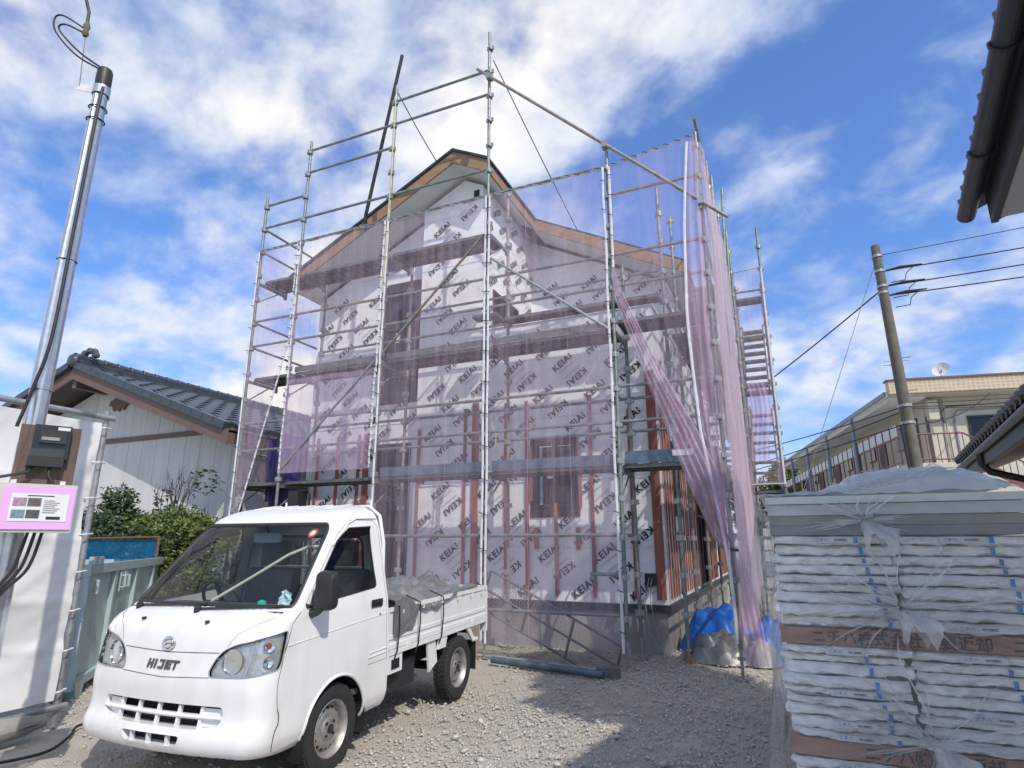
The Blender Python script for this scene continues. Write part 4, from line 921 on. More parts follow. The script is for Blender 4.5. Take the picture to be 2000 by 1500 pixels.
# bed: floor, gates with pressed ribs, posts, hooks
MB().box(-.69, .69, 1.45, 3.35, .60, .655).build('bed_floor', M_galv2, truck)
def gate(nm, x0, x1, y0, y1, z0, z1, axis, out):
    g_ = MB(); g_.box(x0, x1, y0, y1, z0, z1)
    go = g_.build(nm, M_white, truck); r = MB(); h = z1 - z0
    for a, b, t in ((z1 - .028, z1 + .006, .012), (z0 + .07, z0 + .10, .008), (z0 - .002, z0 + .035, .010)):
        if axis == 'y': r.box(min(out, out + math.copysign(t, out)), max(out, out + math.copysign(t, out)), y0 + .004, y1 - .004, a, b)
        else: r.box(x0 + .004, x1 - .004, out, out + t, a, b)
    r.build('pressed_rib', M_white, go); return go
for s in (-1, 1):
    go = gate('side_gate', min(s * .675, s * .705), max(s * .675, s * .705), 1.46, 3.34, .64, .945, 'y', s * .705)
    for y in (1.75, 2.36, 3.0): MB().box(min(s * .70, s * .722), max(s * .70, s * .722), y - .025, y + .025, .615, .655).build('hinge', M_white, go)
    for y in (1.62, 1.95, 2.3, 2.65, 2.95, 3.2): MB().tube([(s * .716, y, .90), (s * .74, y, .895), (s * .74, y, .92)], .006, 6).build('rope_hook', M_white, go)
    MB().box(min(s * .64, s * .708), max(s * .64, s * .708), 3.342, 3.38, .50, .95).build('corner_post', M_white, truck)
    MB().box(min(s * .66, s * .72), max(s * .66, s * .72), 1.46, 3.33, .595, .635).build('bed_frame', M_white, truck)
gate('tailgate', -.63, .63, 3.342, 3.37, .64, .945, 'x', 3.37)
gd = MB()
for s in (-1, 1): gd.tube([(s * .66, 1.43, .62), (s * .645, 1.43, 1.45), (s * .60, 1.43, 1.66), (s * .50, 1.43, 1.735)], .016, 8)
gd.tube([(-.50, 1.43, 1.735), (.50, 1.43, 1.735)], .016, 8); gd.tube([(-.65, 1.43, 1.25), (.65, 1.43, 1.25)], .014, 8); gd.build('guard_frame', M_white, truck, True)
for x in (-.30, .56): MB().tube([(x, 1.36, 1.745), (x, 1.36, 1.785)], .008, 6).build('roof_hook', M_white, truck)
for s in (-1, 1): MB().box(s * .42 - .07, s * .42 + .07, 3.372, 3.40, .46, .58).build('tail_lamp', mat('red_lens', (.45, .02, .02), .25), truck)
# wheels
def wheel(x, y, s):
    Mw = Tm(x, y, .272) @ Matrix.Rotation(s * math.pi / 2, 4, 'Y')
    ty = MB().lathe([(.165, -.06), (.195, -.070), (.235, -.074), (.262, -.066), (.271, -.05), (.2725, 0), (.271, .05), (.262, .066), (.235, .074), (.195, .070), (.165, .06)], 44, Mw)
    for k in range(44):
        a = 2 * math.pi * k / 44
        for w0, w1, da in ((-.058, -.026, 0), (-.022, .012, .5), (.016, .056, .25)):
            Mt = Mw @ Matrix.Rotation(a + da * .14, 4, 'Z'); ty.box(.268, .2775, -.0125, .0125, w0, w1, Mt)
    w = thing_part('wheel', ty, M_rubber)
    rm = MB().lathe([(.170, .058), (.176, .062), (.170, .066), (.160, .055), (.150, .030), (.146, .012), (.138, .010), (.128, .022), (.112, .034), (.092, .040), (.070, .038), (.062, .046), (.045, .048), (.030, .048), (.030, .052), (.001, .053)], 40, Mw); rm.lathe([(.168, -.06), (.150, -.03), (.146, .012)], 40, Mw)
    ro = rm.build('rim', M_rim, w, True)
    for k in range(16):
        a = 2 * math.pi * k / 16; Mh = Mw @ Matrix.Rotation(a, 4, 'Z') @ Matrix.Translation((.1255, 0, .0245)) @ Matrix.Rotation(R(38), 4, 'Y')
        MB().lathe([(.001, .0015), (.0105, .0015), (.0115, -.002)], 10, Mh).build('rim_hole', M_dark, w)
    for k in range(4):
        a = 2 * math.pi * (k + .5) / 4; Mh = Mw @ Matrix.Rotation(a, 4, 'Z') @ Matrix.Translation((.052, 0, .045)); MB().lathe([(.010, 0), (.010, .012), (.001, .013)], 6, Mh).build('wheel_nut', M_trim, w)
    MB().lathe([(.028, .048), (.026, .062), (.001, .065)], 16, Mw).build('hub_cap', M_trim, w, True)
def thing_part(n, mb, m): return mb.build(n, m, truck, True)
for y in (.795, 2.695):
    for s in (-1, 1): wheel(s * .645, y, s)
# the tarpaulin over the load
M_tarp = mat('silver_tarp', (.33, .335, .34), .33, .45, scale=5, col2=(.20, .20, .205), bump=.7, bscale=11)
def tarp_fn(u, v):
    y = lerp(1.50, 3.15, v); x = lerp(-.66, .735, u); ridge = .09 * math.exp(-((y - 2.35) / .28) ** 2 - ((x + .05) / .5) ** 2) + .075 * math.exp(-((y - 1.72) / .22) ** 2) * (1 - .4 * u) + .05 * math.exp(-((y - 2.9) / .25) ** 2 - ((x) / .5) ** 2)
    z = .925 + ridge + .10 * wave(u * 3, v * 5, 4, 1.2) + .085 * abs(wave(u * 6 + v * 3, v * 8, 1, 1)) + .055 * abs(wave(u * 12, v * 12 + u * 6, 7, 1)) + .022 * abs(wave(u * 25 + v * 8, v * 28, 2, 1))
    if u > .93:
        k = (u - .93) / .07; drop = interp(v, [(0, .22), (.18, .20), (.24, .06), (.42, .10), (.5, .05), (.8, .0), (1, .0)]) * (1 + .25 * wave(v * 12, 0, 3)); z = lerp(z, .955 - drop, k); x = .725 + .012 * wave(v * 14, k, 2) + .006
        if drop < .02: x = .70
    return (x, y, z)
tp = thing('tarpaulin', 'crumpled silver tarpaulin tied over the load on the truck bed', 'tarpaulin', (-1.655, -4.585, -.052), local=True, rotz=R(2.3)); tp.scale = (TS,) * 3; tp.rotation_euler = (R(1.6), 0, R(2.3))
MB().grid(tarp_fn, 60, 90).build('sheet', M_tarp, tp, True)
for y in (1.55, 1.88, 2.30):
    MB().tube([(.60, y, 1.0), (.742, y, .95), (.742, y + .01, .80), (.735, y - .005, .62), (.71, y - .01, .55)], .006, 6).build('tie_rope', M_tie, tp)
bt = MB().box(-.60, .66, 3.0, 3.32, .90, .925).build('sheet_edge', M_trim, tp)

# ------------------------------------------------------------------ left: sheeted fence, service pole, container, neighbour house
fx, fy0, fy1 = -3.48, -6.1, -3.98
fn_ = thing('sheet_fence', 'white vinyl sheet laced on a pipe frame at the left edge', 'fence', (fx, fy1, 0))
MB().tube([(fx, fy1, .02), (fx, fy1, 2.46)], .0243, 10).build('frame_post', M_galv2, fn_, True)
MB().tube([(fx, fy0, .02), (fx, fy0, 2.46)], .0243, 10).build('frame_post', M_galv2, fn_, True)
for z in (2.40, .16): MB().tube([(fx + .03, fy0 - .3, z), (fx + .03, fy1 + .05, z)], .0243, 10).build('frame_rail', M_galv2, fn_, True)
M_sheet = mat('white_vinyl', (.72, .72, .725), .45, var=.10, scale=2, bump=.2, bscale=4)
def sh(u, v):
    y = lerp(fy0 - .2, fy1 - .07, u); z = lerp(2.34, .22, v) - .03 * math.sin(u * 6) * v * 0
    d = .05 * wave(y * .9, z * 1.3, 2, 1.2) + .03 * wave(y * 2.4 + z * 2, z * 2.5, 5, 1) + .018 * abs(wave(y * 5 - z * 4, z * 3, 9, 1))
    for zc in (1.86, 1.42, .96, .62): d += .012 * math.exp(-((z - zc - .03 * math.sin(y * 2)) / .025) ** 2)
    d += .02 * math.exp(-((y - fy1 + .35 - (z - 1.6) * .5) / .07) ** 2) * (1 if z > 1.2 else .3)
    return (fx + .055 + d, y, z)
MB().grid(sh, 70, 70).build('sheet', M_sheet, fn_, True)
for i in range(8):
    z = 2.30 - i * .29; MB().tube([(fx + .05, fy1 - .10, z), (fx + .07, fy1 - .04, z + .005), (fx + .03, fy1 + .03, z + .01), (fx - .02, fy1 + .02, z)], .007, 6).build('lacing_clip', M_hem, fn_)
o = MB().grid(lambda u, v: (fx + .12 - .02 + .11 * math.cos(v * math.pi * 2) * (math.sin(math.pi * min(max(u, .03), .97)) ** .35), lerp(-5.4, -4.12, u), .10 + .095 * math.sin(v * math.pi * 2) * (math.sin(math.pi * min(max(u, .03), .97)) ** .35) + .01 * wave(u * 6, v, 1)), 24, 16).build('fence_weight', M_conc, smooth=True)
tag(o, 'rounded grey concrete weight under the white sheet fence', 'fence weight')
px_, py_ = -2.03, -5.28
pl = thing('service_pole', 'shiny ribbed steel service pole with electric meter at the left', 'pole', (px_, py_, 0))
M_steel = mat('bright_steel', (.62, .64, .66), .30, .85, scale=16, col2=(.48, .49, .50), bump=.04)
def mast(r0, r1, z0, z1):
    mb = MB(); n = 32; prof = [1 - (.13 if (k % 8) in (3, 4) else 0) for k in range(n)]
    for z, r in ((z0, r0), (z1, r1)): mb.v += [(px_ + r * prof[k] * math.cos(2 * math.pi * k / n), py_ + r * prof[k] * math.sin(2 * math.pi * k / n), z) for k in range(n)]
    mb.f += [(k, (k + 1) % n, (k + 1) % n + n, k + n) for k in range(n)] + [tuple(range(n, 2 * n))]; return mb
mast(.058, .055, -.05, 1.9).build('mast', M_steel, pl, True); mast(.052, .048, 1.9, 3.2).build('mast', M_steel, pl, True); mast(.045, .041, 3.2, 4.26).build('mast', M_steel, pl, True)
MB().lathe([(.044, 4.24), (.046, 4.28), (.045, 4.35), (.038, 4.37), (.001, 4.37)], 16, Matrix.Translation((px_, py_, 0))).build('cap', M_trim, pl, True)
MB().lathe([(.046, 4.17), (.050, 4.17), (.050, 4.23), (.046, 4.23)], 20, Matrix.Translation((px_, py_, 0))).build('band', M_steel, pl)
MB().bar((px_ - .04, py_ - .03, 4.21), (px_ - .15, py_ - .06, 4.25), .006, .05).build('arm_plate', M_hem, pl)
for z in (3.98, 4.07, 3.0, 2.2): MB().lathe([(.046, z - .004), (.054, z), (.046, z + .004)], 16, Matrix.Translation((px_, py_, 0))).build('wire_wrap', M_tie, pl)
cabl = MB(); cabl.tube(spline([(px_ + .045, py_ - .02, 4.21), (px_ + .055, py_ - .03, 4.0), (px_ + .06, py_ - .03, 3.2), (px_ + .08, py_ - .04, 2.5), (px_ + .04, py_ - .06, 2.2), (px_ + .0, py_ - .08, 1.98)]), .009, 6)
cabl.build('drop_cable', M_tie, pl, True)
MB().tube(spline([(px_ + .01, py_, 4.35), (px_ - .16, py_ - .1, 4.46), (px_ - .36, py_ - .15, 4.68), (px_ - .42, py_ - .15, 4.82), (px_ - .34, py_ - .14, 4.82), (px_ - .13, py_ - .1, 4.66)]), .006, 6).build('service_loop', M_tie, pl, True)
MB().tube(spline([(px_ + .01, py_, 4.36), (px_ - .14, py_ - .1, 4.48), (px_ - .33, py_ - .15, 4.69), (px_ - .27, py_ - .15, 4.71), (px_ - .12, py_ - .1, 4.62)]), .006, 6).build('service_loop', M_tie, pl, True)
ins = (px_ - .12, py_ - .1, 4.66)
MB().lathe([(.012, -.06), (.022, -.04), (.014, -.01), (.022, .015), (.012, .05)], 10, Matrix.Translation(ins)).build('insulator', M_concp, pl, True)
MB().tube([ins, (px_ - .13, py_ - .1, 4.8), (px_ - .35, py_ - .5, 6.2), (px_ - 1.6, py_ - 3, 9)], .010, 6).build('service_wire', M_tie, pl)
MB().tube([(px_ - .14, py_ - .06, 4.25), ins], .003, 5).build('stay_wire', M_galv2, pl)
# meter board and boxes face the camera
toC = Vector((1.748 - px_, -7.26 - py_, 0)).normalized(); sdx = Vector((-toC.y, toC.x, 0)); O = Vector((px_, py_, 0)) + toC * .075 + sdx * .085
bf = lambda a, b, t: O + sdx * a + toC * t + Vector((0, 0, b))
def fbox(mb, a0, a1, b0, b1, t0, t1): return mb.prism([(a0, b0), (a1, b0), (a1, b1), (a0, b1)], bf, t0, t1)
fbox(MB(), -.135, .135, 1.66, 1.99, 0, .022).build('meter_board', mat('old_board', (.17, .115, .095), .85, scale=9, stretch=(6, 6, .6), col2=(.09, .06, .05), bump=.3), pl)
mt = fbox(MB(), -.075, .088, 1.808, 1.988, .023, .075).build('meter', mat('meter_glass', (.022, .024, .027), .2), pl)
fbox(MB(), -.05, .07, 1.888, 1.958, .075, .095).build('meter_window', M_trim, mt); fbox(MB(), .025, .080, 1.963, 1.98, .076, .079).build('meter_label', mat('paper', (.72, .73, .74), .8), mt)
fbox(MB(), -.04, .04, 1.903, 1.92, .096, .098).build('meter_dial', M_inkg, mt); fbox(MB(), -.085, .075, 1.763, 1.813, .023, .085).build('meter_terminal', M_trim, mt); fbox(MB(), -.08, .07, 1.815, 1.858, .03, .08).build('meter_terminal', mat('meter_grey', (.05, .052, .055), .3), mt)
bx = fbox(MB(), -.20, .155, 1.418, 1.663, .02, .17).build('switch_box', mat('beige_box', (.56, .54, .46), .5, var=.12), pl)
fbox(MB(), -.15, .150, 1.433, 1.648, .171, .180).build('box_door', mat('pink_notice', (.72, .40, .74), .6, var=.06), bx)
for a in (-.12, .09): fbox(MB(), a - .012, a + .012, 1.658, 1.69, .05, .06).build('lug', M_hem, bx)
pp_ = fbox(MB(), -.115, .125, 1.473, 1.613, .181, .183).build('notice', mat('paper', (.72, .73, .74), .8), bx)
for a, b, c in ((-.105, 1.548, (.45, .30, .38)), (-.045, 1.548, (.14, .12, .11)), (-.105, 1.488, (.20, .32, .38)), (-.045, 1.488, (.08, .10, .09))): fbox(MB(), a, a + .055, b, b + .042, .1835, .1845).build('notice_photo', mat('photo%.2f' % c[0], c, .6, var=.5, scale=60), pp_)
tx = MB()
for i in range(7): fbox(tx, .022, .022 + .075 * (.6 + .4 * ((i * 37) % 10) / 10), 1.576 - i * .010, 1.579 - i * .010, .1835, .1842)
fbox(tx, -.05, .06, 1.599, 1.604, .1835, .1842); fbox(tx, .04, .10, 1.483, 1.498, .1835, .1842); tx.build('notice_print', M_ink, pp_)
cw = MB()
for a in (-.16, -.14, -.02, .01, .04): cw.tube(spline([bf(a, 1.42, .08), bf(a - .03, 1.24, .06), bf(-.10 + a * .6, 1.12, .05), bf(-.13 + a * .2, 1.0, .04), bf(-.08 + a, .80, .03)]), .008, 6)
cw.tube([bf(-.05, 1.77, .05), bf(-.07, 1.73, .07), bf(-.20, 1.69, .08), bf(-.24, 1.6, .06)], .008, 6); cw.tube([bf(.02, 1.77, .05), bf(.02, 1.72, .07), bf(.05, 1.67, .07)], .008, 6)
cw.build('cable', M_tie, pl, True)
MB().tube(spline([(-3.4, -4.9, .05), (-3.1, -4.75, .015), (-2.9, -4.4, .02), (-3.1, -4.1, .02), (-3.3, -3.9, .03), (-3.2, -3.7, .03), (-3.45, -3.45, .03)]), .010, 6).build('ground_cable', M_tie, pl, True)
# dump container
cu = Vector((-.67, .742, 0)).normalized(); cv = Vector((-cu.y, cu.x, 0)); cc = Vector((-4.31, -3.40, 0))
con = thing('skip_container', 'pale green steel dump container with hooks behind the truck', 'container', tuple(cc))
M_con = mat('pale_green_paint', (.40, .51, .51), .5, scale=5, col2=(.31, .40, .405), bump=.08)
cf = lambda a, b, c: cc + cu * a + cv * b + Vector((0, 0, c))
def cbox(mb, a0, a1, b0, b1, c0, c1): return mb.prism([(a0, b0), (a1, b0), (a1, b1), (a0, b1)], cf, c0, c1)
body_ = MB(); cbox(body_, .02, 3.58, .0, .03, .10, 1.14); cbox(body_, .02, 3.58, 1.70, 1.73, .10, 1.14); cbox(body_, .0, .03, .03, 1.70, .10, 1.14); cbox(body_, 3.57, 3.60, .03, 1.70, .1, 1.14); cbox(body_, .03, 3.57, .03, 1.70, .08, .12); body_.build('box', M_con, con)
tr_ = MB(); cbox(tr_, -.04, 3.64, -.05, -.001, 1.08, 1.17); cbox(tr_, -.04, 3.64, -.05, -.001, .08, .16); cbox(tr_, -.05, -.001, -.05, 1.75, 1.06, 1.172); cbox(tr_, -.05, -.001, -.05, 1.75, .08, .16); tr_.build('rim', M_con, con)
for a in (-.045, .85, 1.75, 2.65, 3.56): cbox(MB(), a, a + .08, -.045, -.002, .16, 1.08).build('rib', M_con, con)
for b in (.0, .6, 1.2): cbox(MB(), -.045, -.002, b, b + .09, .16, 1.06).build('rib', M_con, con)
for a in (.08, 1.05, 1.22): MB().tube([cf(a, -.055, 1.02), cf(a, -.09, 1.02), cf(a, -.09, .90), cf(a, -.055, .90)], .016, 6).build('hook', M_con, con); cbox(MB(), a - .05, a + .05, -.062, -.0505, .86, 1.06).build('hook_plate', M_con, con)
for a in (.02, .20): cbox(MB(), a, a + .08, -.06, -.0, 1.17, 1.24).build('lug', M_con, con)
for a in (.0, 3.3): MB().prism([(a, .16), (a + .3, .16), (a + .22, -.0), (a + .08, -.0)], lambda p, q, t: cf(p, t, q - .02), -.06, .10).build('foot', M_con, con)
nt_ = MB(); letters(nt_, '0933', .12, lambda a, b: cf(-.048, .22 - a, .36 + b) + cu * -.004, .002); nt_.build('number', M_ink, con)

# neighbour's house with tiled roof
LY = 1.0; LPX, LPZ = -11.55, 5.02; LS = .36; LX1 = -6.9; LX0 = -16.9; LD = 9.0
lh = thing('neighbour_house', 'single-storey house with grey tiled roof and pale board gable at left', 'house', (-11.9, 5, 0))
M_board = mat('pale_board', (.62, .62, .60), .7, scale=1.6, stretch=(3, 1, .5), col2=(.50, .50, .48), bump=.1); M_brown = mat('brown_fascia', (.17, .105, .09), .6, var=.2); M_tile = mat('grey_roof_tile', (.062, .076, .088), .36, scale=9, col2=(.032, .040, .048), bump=.1)
lroof = lambda x: LPZ - LS * abs(x - LPX)
x = LX0 + .9
while x < LX1 - .55:
    w = .42; x1 = min(x + w, LX1 - .55)
    MB().add([(a, LY + d, z) for d in (0, .03) for a, z in ((x + .004, 0), (x1 - .004, 0), (x1 - .004, lroof(x1) - .3), (x + .004, lroof(x) - .3))], [(0, 1, 2, 3), (4, 5, 6, 7), (0, 1, 5, 4), (1, 2, 6, 5), (2, 3, 7, 6), (3, 0, 4, 7)]).build('wall_board', M_board, lh)
    x += w
MB().box(LX0 + 1, LX1 - .6, LY + .04, LY + LD, 0, 3.2).build('wall', M_board, lh)
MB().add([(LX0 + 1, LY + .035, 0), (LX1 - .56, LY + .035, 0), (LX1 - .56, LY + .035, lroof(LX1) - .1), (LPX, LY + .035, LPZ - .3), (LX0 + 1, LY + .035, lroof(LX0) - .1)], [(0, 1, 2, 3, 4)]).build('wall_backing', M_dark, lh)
MB().box(LX0 + .8, LX1 - .58, LY - .035, LY - .002, 3.40, 3.50).build('wall_band', M_brown, lh)
LO = .75
def lslab(mb, x0, x1, y0, y1, a, b): mb.add([(x, y, lroof(x) + d) for d in (a, b) for x in (x0, x1) for y in (y0, y1)], [(0, 1, 3, 2), (4, 6, 7, 5), (0, 4, 5, 1), (2, 3, 7, 6), (0, 2, 6, 4), (1, 5, 7, 3)])
m1 = MB(); lslab(m1, LX0, LPX, LY - LO, LY - LO + .04, -.34, -.08); lslab(m1, LPX, LX1, LY - LO, LY - LO + .04, -.34, -.08); m1.box(LX1 - .04, LX1, LY - LO + .04, LY + LD, lroof(LX1) - .30, lroof(LX1) - .08); m1.build('barge_board', M_brown, lh)
m1 = MB(); lslab(m1, LX0, LPX, LY - LO + .02, LY + LD, -.12, -.06); lslab(m1, LPX, LX1, LY - LO + .02, LY + LD, -.12, -.06); m1.build('roof_deck', mat('soffit_dark', (.10, .085, .075), .8), lh)
m1 = MB(); m1.bar((LPX, LY - LO + .06, LPZ - .42), (LPX, LY, LPZ - .42), .12, .2); m1.build('purlin', M_brown, lh); m1 = MB(); m1.bar((LPX - 1.6, LY - LO + .06, lroof(LPX - 1.6) - .25), (LPX - 1.6, LY, lroof(LPX - 1.6) - .25), .12, .18); m1.build('purlin', M_brown, lh)
orn = [(-.28, .02), (-.34, -.06), (-.22, -.10), (-.16, -.2), (-.06, -.15), (0, -.22), (.06, -.15), (.16, -.2), (.22, -.10), (.34, -.06), (.28, .02), (.1, .10), (-.1, .10)]
MB().prism(orn, lambda a, b, t: Vector((LPX + .55 + a, LY - t, LPZ - .72 + b)), .002, .05).build('gable_ornament', M_brown, lh)
# roof tiles on the slope facing the yard: arched pantiles in rows
tm = MB(); TW, TL = .40, .52; nrm = 6
def tile_fn(u, v): return (v * TL, u * TW, .012 + .055 * math.sin(math.pi * u) ** 1.3 - .02 * (1 - v) * 0 + .022 * v)
tm.grid(tile_fn, nrm, 1); tm.add([tile_fn(i / nrm, 1) for i in range(nrm + 1)] + [(TL, i / nrm * TW, -.03) for i in range(nrm + 1)], [(i, i + 1, i + nrm + 2, i + nrm + 1) for i in range(nrm)])
TILE = tm.mesh('roof_tile', M_tile, True); ang = math.atan(LS); cnt = 0; rest = MB()
ca, sa = math.cos(ang), math.sin(ang)
for side in (1, -1):
    nr = int((LX1 - LPX) / ca / .46)
    for r in range(nr):
        for c in range(int((LD + LO) / TW)):
            s0 = .06 + r * .46; y = LY - LO + c * TW
            if side == 1 and c < 20 and cnt < 300:
                M = Tm(LPX + s0 * ca, y, LPZ - s0 * sa - .045, 0, 0, ang); link('roof_tile', TILE, lh, M); cnt += 1
            else:
                rest.add([(LPX + side * (s0 + p[0]) * ca + p[2] * sa * side, y + p[1], LPZ - (s0 + p[0]) * sa + p[2] * ca - .045) for p in tm.v], tm.f)
stuff(rest.build('roof_tiles', M_tile, lh, True))
rg = MB(); y = LY - LO - .05
while y < LY + LD:
    rg.lathe([(.10, 0), (.11, .02), (.10, .04), (.09, .30)], 10, Tm(LPX, y, LPZ + .12, 0, R(-90))); y += .30
for h, w in ((-.02, .16), (.05, .12)): rg.box(LPX - w, LPX + w, LY - LO, LY + LD, LPZ + h - .02, LPZ + h + .035)
rg.build('ridge_tiles', M_tile, lh, True)
og = MB(); og.lathe([(.001, -.06), (.13, -.05), (.15, 0), (.11, .05), (.001, .06)], 14, Tm(LPX, LY - LO - .06, LPZ + .05, 0, R(90))); og.build('ridge_end_tile', M_tile, lh, True); og = MB()
for a in range(5): og.lathe([(.001, -.07), (.07, -.04), (.08, 0), (.05, .06), (.001, .08)], 8, Tm(LPX + .22 * math.cos(a * .8), LY - LO + .25, LPZ + .22 + .12 * math.sin(a * .8)))
og.build('ridge_end_tile', M_tile, lh, True)
ve = MB()
for side in (1, -1):
    for r in range(int((LX1 - LPX) / ca / .30)): s0 = .1 + r * .30; ve.box(0, .29, -.06, .10, -.09, .045, Tm(LPX + side * s0 * ca, LY - LO, LPZ - s0 * sa, 0 if side > 0 else math.pi, 0, ang) )
ve.build('verge_tiles', M_tile, lh)

# shrubs, bamboo screen, blue mesh behind the container
def foliage(name, blobs, n, leaf, seed, m):
    rng = np.random.default_rng(seed); V, F = [], []
    tot = sum(b[3] * b[4] * b[5] for b in blobs)
    for (cx, cy, cz, rx, ry, rz) in blobs:
        k = int(n * rx * ry * rz / tot)
        d = rng.normal(size=(k, 3)); d /= np.linalg.norm(d, axis=1)[:, None]; rad = rng.uniform(.35, 1.0, k) ** .6
        lump = np.array([.82 + .35 * noise.noise(Vector((q[0] * 2.3 + cx, q[1] * 2.3 + cy, q[2] * 2.3))) for q in d])
        P = d * (rad * lump)[:, None] * np.array([rx, ry, rz]) + np.array([cx, cy, cz])
        a = rng.normal(size=(k, 3)); a[:, 2] *= .6; a /= np.linalg.norm(a, axis=1)[:, None]; b = np.cross(a, d + rng.normal(size=(k, 3)) * .5); b /= np.linalg.norm(b, axis=1)[:, None] + 1e-9
        s = rng.uniform(.6, 1.3, k)[:, None] * leaf
        q = np.stack([P - a * s, P + b * s * .45, P + a * s, P - b * s * .45], 1).reshape(-1, 3); o_ = len(V) * 0 + sum(len(v) for v in V)
        V.append(q); F.append((np.arange(k)[:, None] * 4 + np.arange(4)[None] + o_))
    P = np.concatenate(V); Fc = np.concatenate(F); me = bpy.data.meshes.new(name); me.from_pydata(P.tolist(), [], Fc.tolist()); me.materials.append(m); return me
M_leafd = mat('dark_leaf', (.055, .095, .035), .5, scale=5, col2=(.025, .05, .018)); M_leafl = mat('fresh_leaf', (.13, .17, .035), .5, scale=4, col2=(.05, .09, .02))
M_bark = mat('bark', (.13, .10, .08), .9, scale=12, col2=(.07, .055, .045), bump=.4)
def shrub(label, blobs, n, leaf, seed, m, base):
    t = thing('shrub', label, 'shrub', base); link('foliage', foliage('foliage', blobs, n, leaf, seed, m), t); st = MB()
    for b in blobs: st.tube([base, ((base[0] + b[0]) / 2 + .1, (base[1] + b[1]) / 2, b[2] * .5), b[:3]], [.035, .025, .012], 6)
    st.build('stem', M_bark, t); return t
BY = -.6
shrub('rounded bright green shrub behind the container, beside the bamboo screen', [(-6.65, BY, 1.55, .75, .6, .45), (-7.2, BY, 1.50, .6, .5, .42), (-6.2, BY + .1, 1.40, .5, .5, .45), (-6.6, BY, .9, .9, .6, .6)], 15000, .035, 2, M_leafl, (-6.4, BY, 0))
shrub('darker shrub with bare twigs next to the white sheet fence', [(-8.0, BY, 1.55, .6, .5, .5), (-7.6, BY - .1, 1.2, .6, .5, .6), (-8.4, BY, 1.4, .6, .5, .7), (-8.2, BY, 2.0, .4, .3, .35)], 11000, .042, 5, M_leafd, (-7.7, BY, 0))
tw_ = thing('bare_shrub', 'thin leafless branching shrub against the pale board wall', 'shrub', (-7.7, .1, 0)); st = MB(); rng = random.Random(4)
def twig(p, d, l, r, k):
    q = p + d * l; st.tube([p, p.lerp(q, .5) + Vector((rng.uniform(-.03, .03), 0, rng.uniform(-.02, .02))), q], [r, r * .8, r * .55], 5)
    if k:
        for _ in range(3): twig(p.lerp(q, rng.uniform(.5, 1)), (d + Vector((rng.uniform(-.6, .7), rng.uniform(-.3, .3), rng.uniform(-.15, .5)))).normalized(), l * rng.uniform(.5, .8), r * .55, k - 1)
twig(Vector((-7.7, .1, .9)), Vector((.25, 0, 1)).normalized(), .8, .028, 4); twig(Vector((-7.9, .1, .9)), Vector((-.1, 0, 1)).normalized(), .7, .024, 3); st.build('branches', M_bark, tw_)
lf = foliage('leaves', [(-7.1, .1, 2.35, .5, .2, .35), (-8.0, .1, 2.0, .4, .2, .4)], 160, .05, 8, M_leafd); link('leaves', lf, tw_)
bs = thing('bamboo_screen', 'tan split-bamboo screen fence beside the house wall', 'fence', (-5.6, .2, 0)); M_bam = mat('bamboo', (.36, .26, .13), .7, scale=6, stretch=(1, 6, 6), col2=(.20, .13, .06))
for i in range(26): MB().tube([(-6.4, .2 + .01 * (i % 2), .25 + i * .062), (-5.2, .2 + .01 * (i % 2), .25 + i * .062 + rng.uniform(-.008, .008))], .028, 6).build('bamboo_slat', M_bam, bs, True)
for x in (-6.3, -5.75, -5.25): MB().tube([(x, .15, 0), (x, .15, 2.0)], .035, 8).build('screen_post', M_bark, bs, True)
cp_ = MB().box(-5.22, -5.02, .05, .25, 0, 2.15).build('screen_pillar', M_trim, bs)
bn = thing('mesh_screen', 'blue mesh screen in a rusty frame between fence and shrubs', 'screen', (-7.1, -1.2, 0))
netb = netmat('blue_mesh', (.03, .22, .42), .70)
MB().grid(lambda u, v: (lerp(-8.2, -6.3, u), -1.2 + .02 * wave(u * 6, v * 4, 1), lerp(1.42, .4, v)), 20, 10).build('mesh_sheet', netb, bn)
fr_ = MB(); fr_.tube([(-8.2, -1.22, 0), (-8.2, -1.22, 1.43), (-6.28, -1.22, 1.45), (-6.28, -1.22, 0)], .018, 6); fr_.build('frame', mat('rust', (.20, .09, .05), .9), bn)

# ------------------------------------------------------------------ things on the ground by the house
def heap(label, cx, cy, rx, ry, h, m, seed, fold=.06, name='tarpaulin', n=64, rot=0):
    def f(u, v):
        a = 2 * math.pi * u; r = v; x = r * math.cos(a); y = r * math.sin(a); k = 1 + .18 * wave(math.cos(a) * 1.5, math.sin(a) * 1.5, seed)
        z = h * max(0, 1 - r ** 2.6) * (1 + .35 * wave(x * 1.6, y * 1.6, seed + 2)) + fold * abs(wave(x * 2.6 + y * 1.2, y * 2.6, seed + 5)) * 2 * (1 - r ** 6) + fold * .35 * abs(wave(x * 7 + y * 3, y * 5 - x * 3, seed + 7)) * (1 - r ** 8)
        px, py2 = x * rx * k, y * ry * k; c, s_ = math.cos(rot), math.sin(rot)
        return (cx + px * c - py2 * s_ + .02 * wave(x * 6, y * 6, seed), cy + px * s_ + py2 * c, max(.004, z))
    o = MB().grid(f, n, 22).build(name, m, smooth=True); return tag(o, label, 'tarpaulin')
M_btarp = mat('blue_tarp', (.015, .16, .62), .42, scale=6, col2=(.01, .10, .42), bump=.4, bscale=12)
heap('bright blue tarpaulin heap at the house corner', .84, 1.70, .56, .50, .46, M_btarp, 3, .10)
heap('blue tarpaulin bundle half hidden behind the right corner post', 1.50, 1.20, .40, .40, .40, M_btarp, 8, .09)
